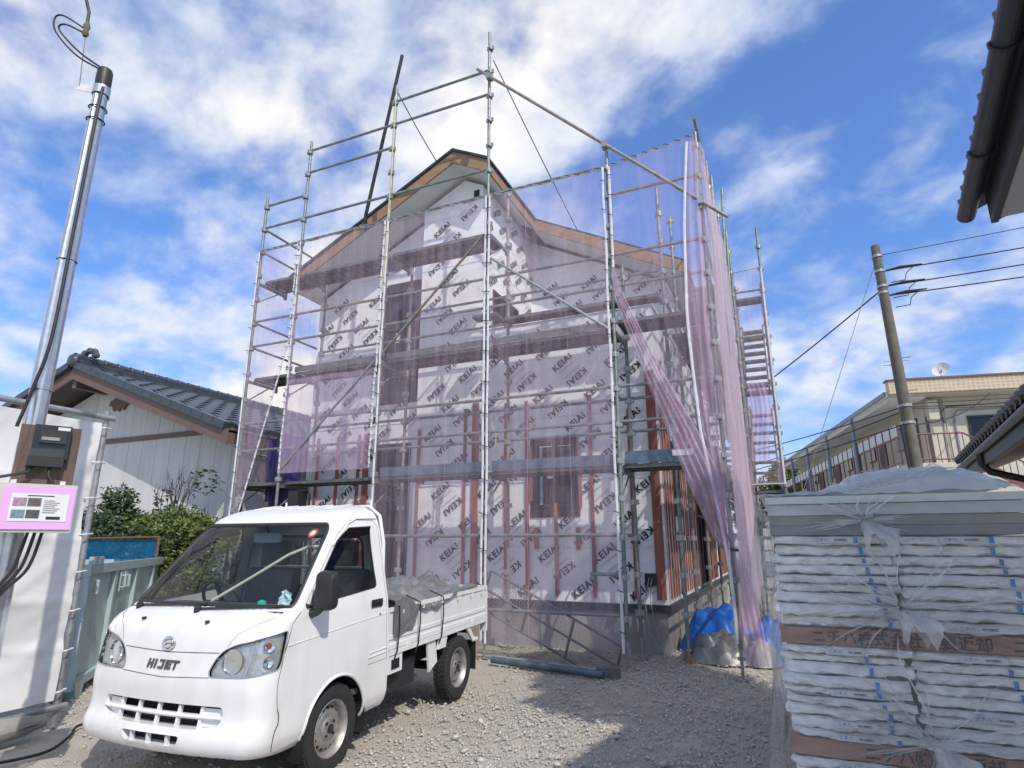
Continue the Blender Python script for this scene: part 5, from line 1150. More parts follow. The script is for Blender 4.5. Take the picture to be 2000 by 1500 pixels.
heap('grey plastic sheet bundled in front of the blue tarpaulin', .95, 1.02, .52, .36, .24, mat('grey_plastic', (.16, .165, .18), .35, scale=6, col2=(.09, .095, .10), bump=.5, bscale=10), 12, .09, rot=.3)
heap('pale sheet bundle lying between the corner post and the stacked panels', 1.36, .95, .24, .26, .26, mat('pale_plastic', (.36, .35, .34), .5, scale=6, col2=(.22, .21, .21), bump=.4), 15, .05)
o = MB().box(-.3, .35, -.22, .22, 0, .018, Tm(1.02, .98, .008, .35)).build('plywood_offcut', mat('plywood', (.34, .24, .14), .8, scale=8, col2=(.24, .16, .09)));  tag(o, 'thin plywood sheet under the grey plastic bundle', 'board')
o = MB().box(-.035, .035, -.16, .16, 0, .04, Tm(.62, .78, .004, -.35)).build('timber_offcut', M_wood); tag(o, 'short timber block on the gravel by the grey bundle', 'timber')
pipe_ = MB().tube([(-1.52, -.36, .055), (-.12, -.62, .045)], .038, 12); o = pipe_.build('steel_pipe', mat('blue_grey_pipe', (.12, .19, .24), .4, .3, scale=10, col2=(.07, .10, .13)), smooth=True); tag(o, 'blue-grey steel pipe lying on the gravel below the net', 'pipe')
o = MB().tube([(-1.30, -.30, .03), (-.16, -.50, .03)], .022, 10).build('steel_pipe', M_galv, smooth=True); tag(o, 'thinner green pipe lying behind the blue-grey pipe', 'pipe')
o = MB().box(-.12, .12, -.05, .05, 0, .10, Tm(-.10, -.50, 0, .5)).build('bracket_block', M_plank); tag(o, 'dark steel bracket at the end of the fallen pipe', 'bracket')
o = MB().tube([(-1.86, -.12, 0), (-1.85, -.12, .5)], .018, 8).build('timber_stake', M_wood); tag(o, 'thin wooden stake beside the truck rear wheel', 'stake')
# mesh guard panel leaning behind the net
gp = thing('guard_panel', 'diamond-mesh stair guard frame leaning behind the purple net', 'guard panel', (-.8, .1, 0))
A0, A1 = Vector((-1.72, .02, 1.03)), Vector((-.08, .05, .22)); dn = Vector((-.14, 0, -.46))
fr_ = MB()
for a, b in ((A0, A1), (A0 + dn, A1 + dn * .9), (A0 + dn * .5, A1 + dn * .45)): fr_.tube([a, b], .014, 6)
for t in (0, .33, .66, 1): fr_.tube([A0.lerp(A1, t), A0.lerp(A1, t) + dn * (1 - .1 * t)], .017, 6)
fr_.build('frame', M_plank, gp, True)
dm = MB(); L_ = (A1 - A0)
for i in range(46):
    for sg in (1, -1):
        t0 = i / 46; t1 = t0 + sg * .12
        if not 0 <= t1 <= 1: continue
        dm.bar(A0 + L_ * t0, A0 + L_ * t1 + dn * .97, .003, .004)
stuff(dm.build('diamond_mesh', M_galv2, gp))

# ------------------------------------------------------------------ stacked cladding panels in film, right foreground
SX0, SX1, SY0, SY1 = 1.69, 2.605, -4.30, -1.27; SM = (SX0 + SX1) / 2
M_foam = mat('white_foam_sheet', (.88, .885, .885), .5, var=.08, scale=5, bump=.35, bscale=9, stretch=(1, 1, 3))
M_skid = mat('skid_timber', (.40, .20, .13), .8, scale=4, stretch=(1, 6, 6), col2=(.27, .13, .085), bump=.2)
M_label = mat('blue_print', (.03, .22, .60), .6); M_paper = MATS['paper']
ZB = [(.20, .549, 'bottom'), (.618, .962, 'middle'), (1.032, 1.396, 'upper')]
ords = ['topmost', 'second', 'third', 'fourth', 'fifth', 'sixth', 'seventh', 'eighth', 'ninth', 'tenth']
rng = random.Random(11)
for z0, z1, nm in ZB:
    for col, (x0, x1) in enumerate(((SX0 + .012, SM - .006), (SM + .006, SX1 - .012))):
        n = 9; wt = [rng.uniform(.75, 1.3) for _ in range(n)]; cum = [sum(wt[:q]) / sum(wt) for q in range(n + 1)]
        for i in range(n):
            a = lerp(z1, z0, cum[i + 1]); b = lerp(z1, z0, cum[i]) - .002; sd = rng.uniform(0, 50); jx, jy = rng.uniform(-.016, .016), rng.uniform(-.022, .022)
            side = 'left' if col == 0 else 'right'
            lab = '%s white foam-wrapped panel pack of the %s bundle, %s column' % (ords[i] if i else 'topmost', nm, side)
            t = thing('panel_pack', lab, 'panel pack', ((x0 + x1) / 2, SY0, a), 'foam-wrapped panel packs in the stack')
            def fr(u, v, a=a, b=b, x0=x0, x1=x1, sd=sd, jx=jx, jy=jy):
                # front end of the pack: foam folded over the edge, puckered
                x = lerp(x0, x1, u) + jx; s = v; bulge = .010 * math.sin(math.pi * s) ** .6
                pk = .026 * abs(wave(u * 4 + s, s * 1.2, sd)) + .020 * abs(wave(u * 9 - s * 3, s * 2, sd + 5)) + .009 * abs(wave(u * 24 + s * 4, s * 3, sd + 2))
                y = SY0 + jy - bulge - pk
                z = lerp(a, b, s) + (.010 * wave(u * 4, 0, sd + 9) + .006 * wave(u * 13, 1, sd + 3)) * (1 - s * .6)
                if u < .06: x -= .012 * (1 - u / .06) * math.sin(math.pi * s) ; y += .02 * (1 - u / .06)
                if s in (0, 1): y += .012
                return (x, y, z)
            mb = MB().grid(fr, 44, 6)
            # top, sides and tail of the wrap run back the full panel length
            mb.add([(x0 + jx, SY0 + jy + .015, a), (x1 + jx, SY0 + jy + .015, a), (x1 + jx, SY1, a), (x0 + jx, SY1, a), (x0 + jx, SY0 + jy + .015, b), (x1 + jx, SY0 + jy + .015, b), (x1 + jx, SY1, b), (x0 + jx, SY1, b)], [(0, 3, 2, 1), (4, 5, 6, 7), (0, 4, 7, 3), (1, 2, 6, 5), (2, 3, 7, 6)])
            w = mb.build('foam_wrap', M_foam, t, True)
            lp = lerp(x0, x1, .70 + .02 * i - .06 * (nm == 'middle') + rng.uniform(-.015, .015)); tk = MB().box(lp, lp + .014, SY0 + jy - .036, SY0 + jy - .034, a + .006, b - .006); tk.build('blue_mark', M_label, w)
            if i in (0,) or rng.random() < .15:
                lx = lerp(x0, x1, .34); pl_ = MB().box(lx, lx + .15, SY0 + jy - .0375, SY0 + jy - .036, b - .028, b - .006).build('label', M_paper, w)
                lb = MB(); letters(lb, 'ニチハ', .016, lambda p, q: Vector((lx + .035 + p, SY0 + jy - .0385, b - .017 + q)), .0004); lb.build('label_print', M_label, pl_)
                lb = MB(); letters(lb, 'W1000C', .013, lambda p, q: Vector((lx + .105 + p, SY0 + jy - .0385, b - .017 + q)), .0004); lb.build('label_print', M_ink, pl_)
for za, zb, txt, lab in ((.966, 1.028, 'ニチハ株式会社　要返却　ニ', 'reddish timber skid with black stencilling between upper and middle bundles'), (.553, .614, 'ニチハ㈱　要返却', 'timber skid with black stencilling under the middle bundle'), (.0, .195, '', 'lowest timber skid under the bottom bundle on the gravel')):
    sk = thing('timber_skid', lab, 'skid', (SM, SY0, max(za, 0)))
    MB().box(SX0 + .0, SX1 - .0, SY0 - .012, SY0 + .085, za, zb).build('skid_bar', M_skid, sk); MB().box(SX0, SX1, SY0 + 1.4, SY0 + 1.49, za, zb).build('skid_bar', M_skid, sk); MB().box(SX0, SX1, SY1 - .1, SY1 - .01, za, zb).build('skid_bar', M_skid, sk)
    if txt: 
        lb = MB(); letters(lb, txt, .056, lambda a, b: Vector((SM + .02 + a, SY0 - .0145, (za + zb) / 2 - .005 + b)), .0012); lb.build('stencil', M_ink, sk)
top = thing('stack_cover', 'pale green-grey board lid with a plank frame on top of the stacked panels', 'lid', (SM, SY0, 1.4))
MB().box(SX0 - .005, SX1 + .0, SY0 - .05, SY1, 1.527, 1.557).build('cover_board', mat('pale_green_board', (.64, .70, .65), .5), top); MB().box(SX0 + .0, SX1 - .01, SY0 - .035, SY1, 1.480, 1.524).build('cover_board', mat('grey_board', (.56, .61, .60), .5), top)
MB().box(SX0 - .0, SX1, SY0 - .0, SY0 + .08, 1.438, 1.478).build('plank', mat('olive_board', (.34, .36, .32), .6), top); MB().box(SX0 - .0, SX1, SY0 - .02, SY1, 1.398, 1.436).build('plank', mat('dark_board', (.22, .23, .25), .5), top)
# clear film: pleated radially into knots
M_film = glassmat('clear_film', (.99, .992, .993), .20, .10, film=.12, bump=.5, bscale=16)
KN = [(SM - .10, 1.455), (SM - .015, 1.12), (SM + .03, .66)]
def film_fn(u, v):
    x = lerp(SX0 - .035, SX1 + .035, u); z = lerp(1.55, .03, v); d = .0
    for kx, kz in KN:
        dx, dz = x - kx, z - kz; r = math.hypot(dx, dz * 1.5) + 1e-4; a = math.atan2(dz * 1.5, dx); g = math.exp(-(r / .42) ** 2)
        d += .030 * g * (r / (r + .05)) * (abs(math.sin(a * 11 + 3 * wave(a, r * 2, kx))) + .5 * math.sin(a * 37 + 1 + 4 * wave(a * 2, r, 3)))
        d -= .030 * math.exp(-(r / .05) ** 2) * 0 - .05 * math.exp(-(r / .35) ** 2)
    e = min(u, 1 - u); pin = sum(math.exp(-((z - kz) / .12) ** 2) for kx, kz in KN)
    if u < .05: x += .03 * pin * (1 - u / .05) - .02 * wave(z * 6, 0, 2)
    return (x, SY0 - .062 - d * .7 - .016 * wave(x * 4, z * 7, 4) - (.03 * abs(wave(x * 9, z * 14, 6)) if z > 1.38 else 0) + (.06 if e < .015 else 0), z)
fl = thing('plastic_film', 'clear plastic film knotted around the stacked panels', 'film', (SM, SY0 - .05, 0))
MB().grid(film_fn, 150, 170).build('front_film', M_film, fl, True)
MB().grid(lambda u, v: (SX0 - .045 - .05 * math.sin(math.pi * v * 2.2) ** 2 * math.exp(-((u - .02) / .3) ** 2) - .012 * wave(u * 12, v * 9, 3), lerp(SY0 - .05, SY1 + .02, u), lerp(1.55, .03, v)), 60, 50).build('side_film', glassmat('side_film', (.985, .988, .99), .10, .14, film=.07), fl, True)
def top_fn(u, v):
    x = lerp(SX0 - .03, SX1 + .03, u); y = lerp(SY0 - .06, SY1, v); c = math.exp(-((x - SM - .14) / .33) ** 4 - ((y - SY0 - .30) / .42) ** 4)
    c *= min(1, v / .10) ** .6
    return (x, y, 1.560 + .125 * c + .022 * abs(wave(x * 9, y * 7, 1)) + .012 * wave(x * 17, y * 12, 5) + .012 * math.sin((x - SM + .1) * 60 + y * 20) * c * .5)
MB().grid(top_fn, 70, 60).build('top_film', glassmat('milky_film', (.97, .975, .98), .22, .10, film=.36, bump=.5, bscale=14), fl, True)
M_pleat_glint = glassmat('film_pleat_glint', (.97, .98, .99), .30, .18, film=.62)  # whitish ribbon stock: glints along the pleats put in as pale colour
rng = random.Random(21)
for k in range(34):  # highlight streaks fanning over the top film, painted as pale ribbons on its pleats
    a = rng.uniform(R(4), R(172)); l = rng.uniform(.25, .75); w = rng.uniform(.0012, .006); P, Q = [], []
    for j in range(13):
        r = l * j / 12; u = .36 + r * math.cos(a) * 1.0; v = .004 + r * math.sin(a) * .30
        u = min(max(u, .0), 1.0); ww = w * math.sin(math.pi * (j + .3) / 12.6)
        p = Vector(top_fn(u, v)) + Vector((0, 0, .006)); P.append(p + Vector((0, -ww, ww))); Q.append(p + Vector((0, ww, -ww * .3)))
    MB().add(P + Q, [(j, j + 1, j + 14, j + 13) for j in range(12)]).build('pleat_glint', M_pleat_glint, fl, True)
for kx, kz in KN:
    def knot(u, v, kx=kx, kz=kz):
        a = u * 2 * math.pi; r = lerp(.010, .075, v ** .7) * (1 + .35 * wave(math.cos(a) * 2, math.sin(a) * 2 + v * 3, kx * 9)); return (kx + r * math.cos(a) * .8 + .05 * v, SY0 - .10 - .03 * v + r * math.sin(a) * .5, kz - .005 - .085 * v + .035 * math.sin(a * 3 + 1) * v + .015 * math.sin(a * 8) * v)
    MB().grid(knot, 28, 10).build('knot', MATS['milky_film'], fl, True)

M_pleat_glint = glassmat('film_pleat_glint', (.97, .98, .99), .30, .18, film=.62)
rng = random.Random(5)
for ki, (kx, kz) in enumerate(KN):  # bright reflection streaks round each knot, painted as thin white ribbons along folds
    for k in range(30):
        a = rng.choice((rng.uniform(R(95), R(175)), rng.uniform(R(-10), R(60)), rng.uniform(R(170), R(215)), rng.uniform(0, 2 * math.pi))); l = rng.uniform(.12, .48) * (.6 if ki == 0 else 1); w = rng.uniform(.0008, .0042); P, Q = [], []
        for j in range(9):
            r = .012 + l * j / 8; x = kx + r * math.cos(a) + .010 * math.sin(j * .9 + k) * j / 4; z = kz + r * math.sin(a) / 1.3 - .03 * (r * math.cos(a)) ** 2
            x = min(max(x, SX0 - .02), SX1 + .02); z = min(max(z, .1), 1.55); ww = w * math.sin(math.pi * (j + .4) / 8.8); y = SY0 - .098 + .028 * (j / 8)
            P.append((x - math.sin(a) * ww, y, z + math.cos(a) * ww)); Q.append((x + math.sin(a) * ww, y - .004, z - math.cos(a) * ww))
        MB().add(P + Q, [(j, j + 1, j + 10, j + 9) for j in range(8)]).build('pleat_glint', M_pleat_glint, fl, True)

# ------------------------------------------------------------------ right: houses, pole, apartment block
# eave of the house beside the camera
e0, ed = Vector((2.645, -4.20, 2.80)), Vector((-.135, -.99, 0)).normalized(); ex = Vector((-ed.y, ed.x, 0)); ex = ex if ex.x > 0 else -ex
nh = thing('eave_house', 'dark tiled eave with gutter of the house at the upper right corner', 'house', (4.5, -5.5, 0))
ef = lambda a, b, c: e0 + ed * a + ex * b + Vector((0, 0, c))
def ebox(mb, a0, a1, b0, b1, c0, c1): return mb.prism([(a0, b0), (a1, b0), (a1, b1), (a0, b1)], ef, c0, c1)
EL = 2.0
gt = MB(); n = 10
for i in range(n):
    a0, a1 = math.pi * i / n, math.pi * (i + 1) / n
    q = [(.036 * math.cos(a), -.036 * math.sin(a)) for a in (a0, a1)]
    gt.add([ef(p, b, c) for p in (-.02, EL) for b, c in q], [(0, 1, 3, 2)])
gt.add([ef(-.02, .036 * math.cos(math.pi * i / n), -.036 * math.sin(math.pi * i / n)) for i in range(n + 1)], [tuple(range(n + 1))]); gt.build('gutter', mat('gutter_dark', (.028, .032, .045), .4), nh, True)
for a in (.55, 1.15, 1.75, 2.35): MB().tube([ef(a, .039 * math.cos(math.pi * i / 8), -.039 * math.sin(math.pi * i / 8)) for i in range(9)], .006, 5).build('gutter_bracket', M_trim, nh)
ebox(MB(), .10, EL, .06, .085, -.115, .02).build('fascia', mat('dark_fascia', (.035, .037, .045), .5), nh); 
rk = MB(); rk.prism([(.06, -.115), (1.6, .44), (1.6, .57), (.06, .02)], lambda b, c, t: ef(t, b, c), .10, .13); rk.build('barge_board', MATS['dark_fascia'], nh)
ebox(MB(), .135, EL, .087, .75, -.112, -.10).build('soffit', mat('soffit_grey', (.36, .37, .40), .7), nh)
sfx = MB(); sfx.prism([(.14, -.185), (.75, -.185), (1.6, .33), (1.6, .35)], lambda b, c, t: ef(t, b, c), .16, .60); 
ebox(MB(), .62, EL, .75, 2.2, -2.95, .2).build('wall', mat('tan_wall', (.58, .54, .47), .9, scale=4, bump=.2), nh)
i = 0
while i * .13 < EL:
    MB().lathe([(.001, 0), (.019, .004), (.021, .02), (.021, .5)], 10, Matrix.Translation(ef(.03 + i * .13, -.025, .04)) @ (ex * 1.0 + Vector((0, 0, .36))).normalized().to_track_quat('Z', 'Y').to_matrix().to_4x4()).build('eave_tile', M_tile, nh, True); i += 1
rfp = MB(); rfp.add([ef(a, b, c) for a in (-.02, EL) for b, c in ((-.01, .03), (2.2, .83))] + [ef(a, b, c - .03) for a in (-.02, EL) for b, c in ((-.01, .03), (2.2, .83))], [(0, 1, 3, 2), (4, 6, 7, 5), (0, 4, 5, 1), (2, 3, 7, 6), (0, 2, 6, 4), (1, 5, 7, 3)]); rfp.build('roof', M_tile, nh)
# farther low house with corrugated eave and downpipe
q0 = Vector((4.30, 4.1, 2.52)); qd = Vector((-.115, -.99, 0)).normalized(); qx = Vector((.99, -.115, 0)); 
lw = thing('low_house', 'low dark-roofed house with corrugated tile edge and bent downpipe at right', 'house', (6.0, 1.5, 0))
qf = lambda a, b, c: q0 + qd * a + qx * b + Vector((0, 0, c))
QL = 6.0; rm_ = MB(); k = 60
def corr(u, v): a = u * QL; b = v * 2.6; return qf(a, b - .0, .04 + b * .40 + .032 * abs(math.sin(a * 14)))
rm_.grid(corr, 240, 2); rm_.grid(lambda u, v: Vector(corr(u, 0)) - Vector((0, 0, .045 * v)), 240, 1); rm_.build('roof', mat('dark_roof_tile', (.06, .065, .07), .5, scale=8, col2=(.035, .038, .04)), lw, True)
i = 0
while i * .2245 < QL:
    MB().lathe([(.001, 0), (.045, .003), (.05, .015), (.05, .2)], 8, Matrix.Translation(qf(i * .2245 + .112, -.03, .055)) @ (qx + Vector((0, 0, .40))).normalized().to_track_quat('Z', 'Y').to_matrix().to_4x4()).build('eave_tile', MATS['dark_roof_tile'], lw, True); i += 1
gq = MB(); gq.tube([qf(-.05, .02, -.05), qf(QL, .02, -.05)], .045, 10); gq.build('gutter', MATS['gutter_dark'], lw, True)
qb = MB(); qb.prism([(.05, -.22), (.12, -.22), (.12, .0), (.05, .0)], lambda b, c, t: qf(t, b, c), 0, QL); qb.prism([(.05, -.22), (2.6, .80), (2.6, 1.06), (.05, .0)], lambda b, c, t: qf(t, b, c), -.02, .03); qb.build('fascia', MATS['dark_fascia'], lw)
qs = MB(); qs.prism([(.12, -.20), (.9, .1), (.9, .13), (.12, -.17)], lambda b, c, t: qf(t, b, c), .03, QL); qs.build('soffit', M_brown, lw)
qw = MB(); qw.prism([(.9, -2.6), (3.4, -2.6), (3.4, .4), (.9, .1)], lambda b, c, t: qf(t, b, c), .55, QL); qw.build('wall', mat('pink_render', (.46, .33, .27), .9, scale=3, bump=.2), lw)
MB().tube([qf(2.1, .03, -.08), qf(2.1, .03, -.2), qf(2.1, .10, -.30), qf(2.1, .45, -.42), qf(2.1, .78, -.50), qf(2.1, .84, -.62), qf(2.1, .84, -2.5)], .045, 10).build('downpipe', MATS['gutter_dark'], lw, True)
# concrete utility pole
ux, uy = 4.63, 9.0
up_ = thing('utility_pole', 'leaning grey concrete utility pole carrying wires right of the house', 'pole', (ux, uy, 0))
lean = lambda z: (ux - .032 * z * .5 + .05, uy, z)
MB().tube([lean(-.3), lean(3), lean(6), lean(8.55)], [.15, .135, .118, .098], 20).build('shaft', M_concp, up_, True)
for z in (8.25, 7.85, 7.45, 7.28, 4.45, 4.05): MB().tube([lean(z - .03), lean(z + .03)], .122 + .03 * (z < 5), 16).build('band', M_galv2, up_)
for z, s in ((5.6, 1), (5.45, -1), (5.1, -1), (4.8, 1), (3.0, 1), (2.98, -1)):
    p = Vector(lean(z)); MB().tube([p, p + Vector((.30 * s, -.05, 0))], .012, 6).build('step_bolt', M_galv2, up_)
MB().tube([Vector(lean(4.0)) + Vector((-.17, -.12, 0)), Vector(lean(2.6)) + Vector((-.15, -.13, 0)), Vector(lean(.4)) + Vector((-.16, -.14, 0))], .03, 8).build('riser_pipe', M_trim, up_, True)
def wire(parent, a, b, sagv, r=.012, name='wire', m=None):
    a, b = Vector(a), Vector(b); MB().tube([a.lerp(b, i / 12) - Vector((0, 0, sagv * 4 * (i / 12) * (1 - i / 12))) for i in range(13)], r, 5).build(name, m or M_tie, parent)
for z, zz2 in ((8.28, 9.6), (7.85, 8.85), (7.45, 8.4), (7.2, 7.9)):
    wire(up_, lean(z), (ux + 14, uy + 1.0, zz2), .10, .010 if z > 8 else .016)
for z in (7.85, 7.45, 7.2):
    p = Vector(lean(z)); MB().tube([p + Vector((.1, 0, 0)), p + Vector((.45, 0, .04)), p + Vector((.62, .02, .05)), p + Vector((.9, .04, .06))], [.02, .04, .03, .015], 6).build('dead_end_clamp', M_trim, up_, True)
    MB().tube([p + Vector((.75, .03, .05)), p + Vector((.55, 0, -.12)), p + Vector((.5, 0, -.3)), p + Vector((.2, 0, -.32))], .012, 5).build('jumper_wire', M_tie, up_)
wire(up_, lean(7.4), (-1.2, 13.0, 4.4), .12, .018); wire(up_, lean(8.25), (1.3, 10.6, .2), .0, .009, 'guy_wire', M_galv2)
MB().lathe([(.001, -.07), (.05, -.05), (.07, 0), (.05, .05), (.001, .07)], 10, Matrix.Translation(Vector(lean(8.25)).lerp(Vector((1.3, 10.6, .2)), .74))).build('guy_insulator', M_hem, up_, True)
for z, b in ((4.45, (-1.5, 14, 3.9)), (4.35, (-1.5, 14.5, 3.3)), (4.05, (-2, 13, 3.0))): wire(up_, lean(z), b, .15, .014)
for z, zz2 in ((4.5, 5.6), (4.42, 5.35), (4.38, 5.1)): wire(up_, lean(z), (ux + 14, uy + 3, zz2), .25, .010)
wire(up_, lean(4.0), (8.9, 18.6, 6.5), .25, .02)
# two-storey apartment block, gallery side receding
A = Vector((5.84, 18.2, 0)); ad = Vector((-.17, .985, 0)).normalized(); ae = Vector((ad.y, -ad.x, 0))     # ad along gallery, ae along end wall
apt = thing('apartment_block', 'two-storey cream apartment block with open gallery and tiled parapet in the right background', 'building', tuple(A + ae * 6 + ad * 10))
af = lambda a, b, c: A + ad * a + ae * b + Vector((0, 0, c))
def abox(nm, m, a0, a1, b0, b1, c0, c1, parent=None): return MB().prism([(a0, b0), (a1, b0), (a1, b1), (a0, b1)], af, c0, c1).build(nm, m, parent or apt)
M_cream = mat('cream_render', (.58, .55, .46), .9, scale=5, col2=(.50, .47, .39), bump=.2, bscale=40); AL = 23; GW = 1.25
abox('wall', M_cream, .75, AL, GW, 12, 0, 6.60)
M_par = bpy.data.materials.new('parapet_tiles'); M_par.use_nodes = True; nt = M_par.node_tree; bk = nt.nodes.new('ShaderNodeTexBrick'); bk.offset = 0; tcn = nt.nodes.new('ShaderNodeTexCoord'); mp_ = nt.nodes.new('ShaderNodeMapping'); mp_.inputs['Rotation'].default_value = (R(90), 0, 0)
nt.links.new(tcn.outputs['Object'], mp_.inputs[0]); nt.links.new(mp_.outputs[0], bk.inputs['Vector'])
for k_, v_ in (('Color1', (.50, .39, .24, 1)), ('Color2', (.45, .34, .20, 1)), ('Mortar', (.60, .52, .40, 1))): bk.inputs[k_].default_value = v_
bk.inputs['Scale'].default_value = 1; bk.inputs['Brick Width'].default_value = .15; bk.inputs['Row Height'].default_value = .12; bk.inputs['Mortar Size'].default_value = .015
nt.links.new(bk.outputs[0], nt.nodes['Principled BSDF'].inputs['Base Color']); MATS['parapet_tiles'] = M_par
abox('parapet', M_par, -.1, .25, -.05, 12, 6.66, 7.15); abox('parapet_cap', M_brown, -.16, .30, -.10, 12, 7.152, 7.21); abox('roof_slab', M_cream, .0, AL, .0, 12, 6.61, 6.655)
abox('gallery_fascia', mat('fascia_blue', (.24, .27, .31), .6), .26, AL, -.14, -.06, 6.66, 6.82); abox('gallery_beam', M_cream, .3, AL, -.055, .0, 6.42, 6.655); abox('gallery_ceiling', M_soffit, .3, AL, .005, GW - .01, 6.54, 6.605)
abox('gallery_floor', M_cream, .3, AL, -.0, GW - .01, 3.85, 4.03); abox('gallery_upstand', M_cream, .3, AL, -.06, -.005, 3.70, 4.08)
for i in range(5): MB().tube([af(4.7 + i * 4.5, -.10, 0), af(4.7 + i * 4.5, -.10, 6.66)], .075, 10).build('gallery_column', mat('column_blue', (.22, .27, .33), .5), apt, True)
M_rail = mat('maroon_rail', (.17, .045, .05), .5)
rl = abox('gallery_rail', M_rail, -.3, AL, -.06, -.01, 5.02, 5.07); abox('rail_bottom', M_rail, -.3, AL, -.05, -.02, 4.12, 4.16, rl)
for i in range(29): MB().tube([af(-.2 + i * .8, -.035, 4.06), af(-.2 + i * .8, -.035, 5.55)], .025, 6).build('baluster', M_rail, rl)
M_scr = mat('frosted_panel', (.55, .56, .55), .5)
for i in range(28): abox('screen_panel', M_scr, -.16 + i * .8, .56 + i * .8, -.03, -.015, 5.10, 5.50)
for i in range(6):
    a = 1.4 + i * 3.7; d_ = abox('door', mat('brown_door', (.09, .05, .04), .5), a, a + .85, GW - .05, GW - .011, 4.05, 6.0); w_ = abox('window', M_frame, a + 1.4, a + 2.3, GW - .05, GW - .012, 5.0, 5.9); abox('pane', M_pane, a + 1.45, a + 2.25, GW - .055, GW - .051, 5.05, 5.85, w_)
    abox('ceiling_lamp', M_hem, a + .5, a + .7, .5, .7, 6.48, 6.539)
# end wall: window, meter box, pipes, landing and stair
w_ = abox('window', M_frame, .69, .749, 2.62, 3.75, 5.02, 5.88); abox('pane', M_pane, .68, .689, 2.68, 3.14, 5.08, 5.82, w_); abox('pane', M_pane, .675, .679, 3.20, 3.69, 5.08, 5.82, w_)
abox('door_leaf', MATS['brown_door'], .71, .748, 1.27, 1.36, 4.05, 5.9)
abox('meter_box', M_cream, .40, .748, 1.30, 1.62, 5.75, 6.45)
for b in (1.85, 1.93): MB().tube([af(.70, b, 6.55), af(.70, b, 4.1)], .022, 6).build('wall_pipe', M_cream, apt)
MB().tube([af(.70, 2.2, 4.1), af(.70, 2.2, 5.9), af(.70, 2.35, 6.1), af(.70, 8, 6.2)], .025, 6).build('wall_pipe', M_inkg, apt, True)
MB().tube([af(.45, 1.65, 5.8), af(.45, 1.75, 5.6), af(.45, 1.70, 6.0), af(.45, 1.9, 6.2), af(.5, 9, 6.4)], .022, 6).build('cable', M_tie, apt, True)
abox('landing', M_cream, -.9, .70, -.02, 1.75, 3.70, 4.02); abox('landing_wall', M_cream, -.8, .6, .1, 1.7, .0, 3.69)
er = MB()
for c in (5.02, 4.14): er.tube([af(-.85, .0, c), af(-.85, 1.70, c)], .028, 6)
er.tube([af(-.85, 1.70, 5.02), af(-.85, 6.0, 2.2)], .028, 6); er.tube([af(-.85, 1.70, 4.14), af(-.85, 6.0, 1.3)], .028, 6)
er = er.build('landing_rail', M_rail, apt)
for i in range(10): MB().tube([af(-.85, .02 + i * .185, 4.03), af(-.85, .02 + i * .185, 5.02)], .014, 6).build('baluster', M_rail, er)
for i in range(14): MB().tube([af(-.85, 1.9 + i * .2, 4.9 - i * .131 - .95), af(-.85, 1.9 + i * .2, 4.9 - i * .131)], .014, 6).build('baluster', M_rail, er)
sta = MB(); sta.prism([(1.75, 4.02), (6.6, .8), (7.0, .8), (2.2, 4.02)], lambda b, c, t: af(t, b, c), -.9, -.82); sta.build('stair_string', mat('red_steel', (.26, .07, .05), .6), apt)
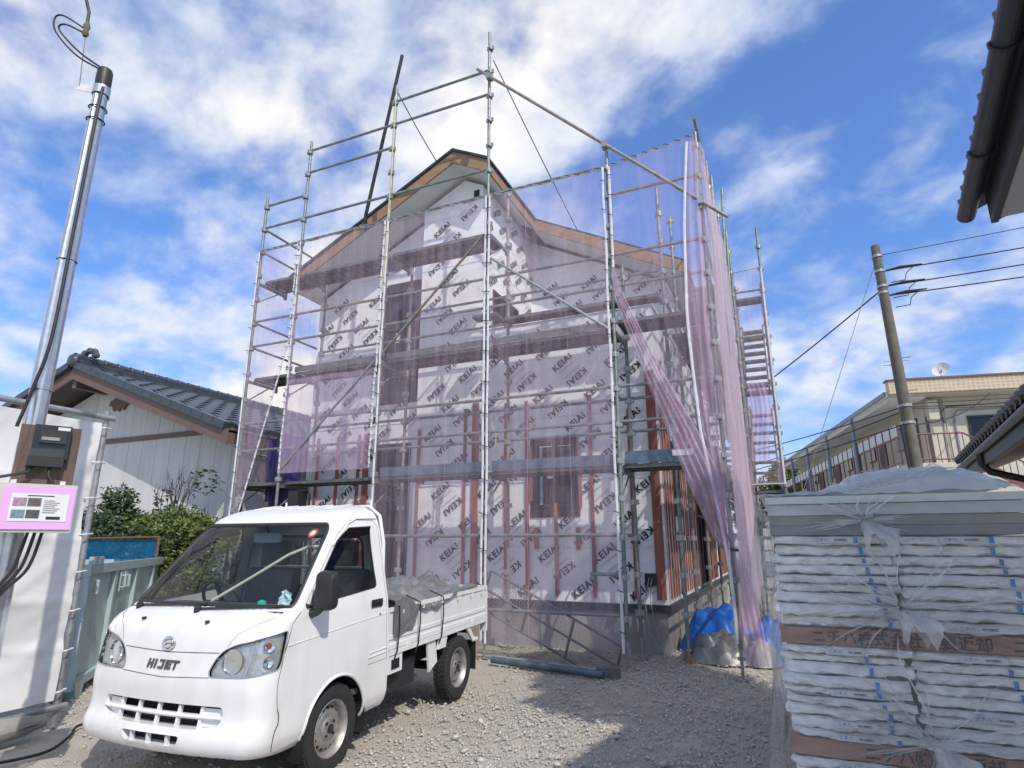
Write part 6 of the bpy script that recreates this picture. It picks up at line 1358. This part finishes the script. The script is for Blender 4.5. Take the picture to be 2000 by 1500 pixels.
# dish and aerial on its roof
dc = Vector(af(.1, 1.82, 7.52)); dsh = thing('satellite_dish', 'white satellite dish standing on the apartment parapet', 'dish', tuple(af(.1, 1.8, 7.2)))
Md = Matrix.Translation(dc) @ Vector((-.55, -1, .45)).to_track_quat('Z', 'Y').to_matrix().to_4x4()
MB().lathe([(.001, -.05), (.12, -.042), (.22, -.01), (.29, .03)], 24, Md).build('reflector', mat('dish_white', (.72, .73, .72), .5), dsh, True); MB().tube([af(.15, 1.82, 7.2), dc], .025, 8).build('mast', M_galv2, dsh); MB().tube([Md @ Vector((0, -.28, .03)), Md @ Vector((0, -.1, .32))], .012, 6).build('feed_arm', M_galv2, dsh)
b0 = Vector(af(1.2, .72, 6.66)); an = thing('tv_aerial', 'thin television aerial above the apartment roof corner', 'aerial', tuple(b0))
MB().tube([b0, b0 + Vector((0, 0, 1.62))], .016, 6).build('mast', M_galv2, an); MB().tube([b0 + Vector((-.35, 0, 1.60)), b0 + Vector((.55, .05, 1.57))], .012, 6).build('boom', M_galv2, an)
for i in range(8): c = b0 + Vector((-.3 + i * .11, 0, 1.59)); MB().tube([c + Vector((-.04, -.10 - .015 * i, -.06)), c + Vector((.04, .10 + .015 * i, .06))], .006, 5).build('element', M_galv2, an)
# trees: one far behind the gallery, one off to the right that shades the yard
def tree(label, base, h, blobs, n, leaf, seed, m):
    t = thing('tree', label, 'tree', base); b = Vector(base); r = random.Random(seed); tr = MB()
    tr.tube([b, b + Vector((.05, 0, h * .3)), b + Vector((-.05, .05, h * .6)), b + Vector((0, 0, h * .85))], [h * .028, h * .022, h * .016, h * .006], 10)
    for q in blobs: s = b + Vector((0, 0, h * r.uniform(.3, .6))); tr.tube([s, s.lerp(Vector(q[:3]), .5) + Vector((0, 0, .15)), q[:3]], [h * .012, h * .008, h * .003], 6)
    tr.build('trunk', M_bark, t, True); link('crown', foliage('crown', blobs, n, leaf, seed, m), t); return t
tb_ = (2.6, 44, 0); tree('distant leafy tree behind the gallery end', tb_, 8, [(2.2, 44, 6.2, 1.6, 1.5, 1.6), (3.4, 44, 5.0, 1.6, 1.5, 1.5), (1.4, 44, 4.6, 1.4, 1.4, 1.3)], 6000, .16, 3, M_leafl)
tb_ = (1.0, 48, 0); tree('distant brownish tree behind the stair tower', tb_, 8, [(.6, 48, 5.0, 2.2, 1.5, 1.8), (-.8, 48, 3.6, 1.8, 1.5, 1.6), (1.8, 48, 3.2, 1.6, 1.5, 1.6)], 6000, .17, 6, mat('brown_leaf', (.14, .11, .06), .7, col2=(.07, .07, .035)))
tb_ = (5.5, -4.0, 0); tree('tall dark leafy tree standing beyond the right-hand eave', tb_, 8.2, [(5.0, -4.5, 6.3, 1.1, 1.0, .8), (4.5, -5.0, 5.6, .8, .7, .55), (5.5, -4.0, 7.2, .9, .9, .7), (4.9, -3.6, 5.2, .8, .7, .5), (4.5, -3.9, 6.8, .7, .7, .5), (4.3, -4.3, 4.9, .5, .5, .4)], 12000, .08, 9, M_leafd)
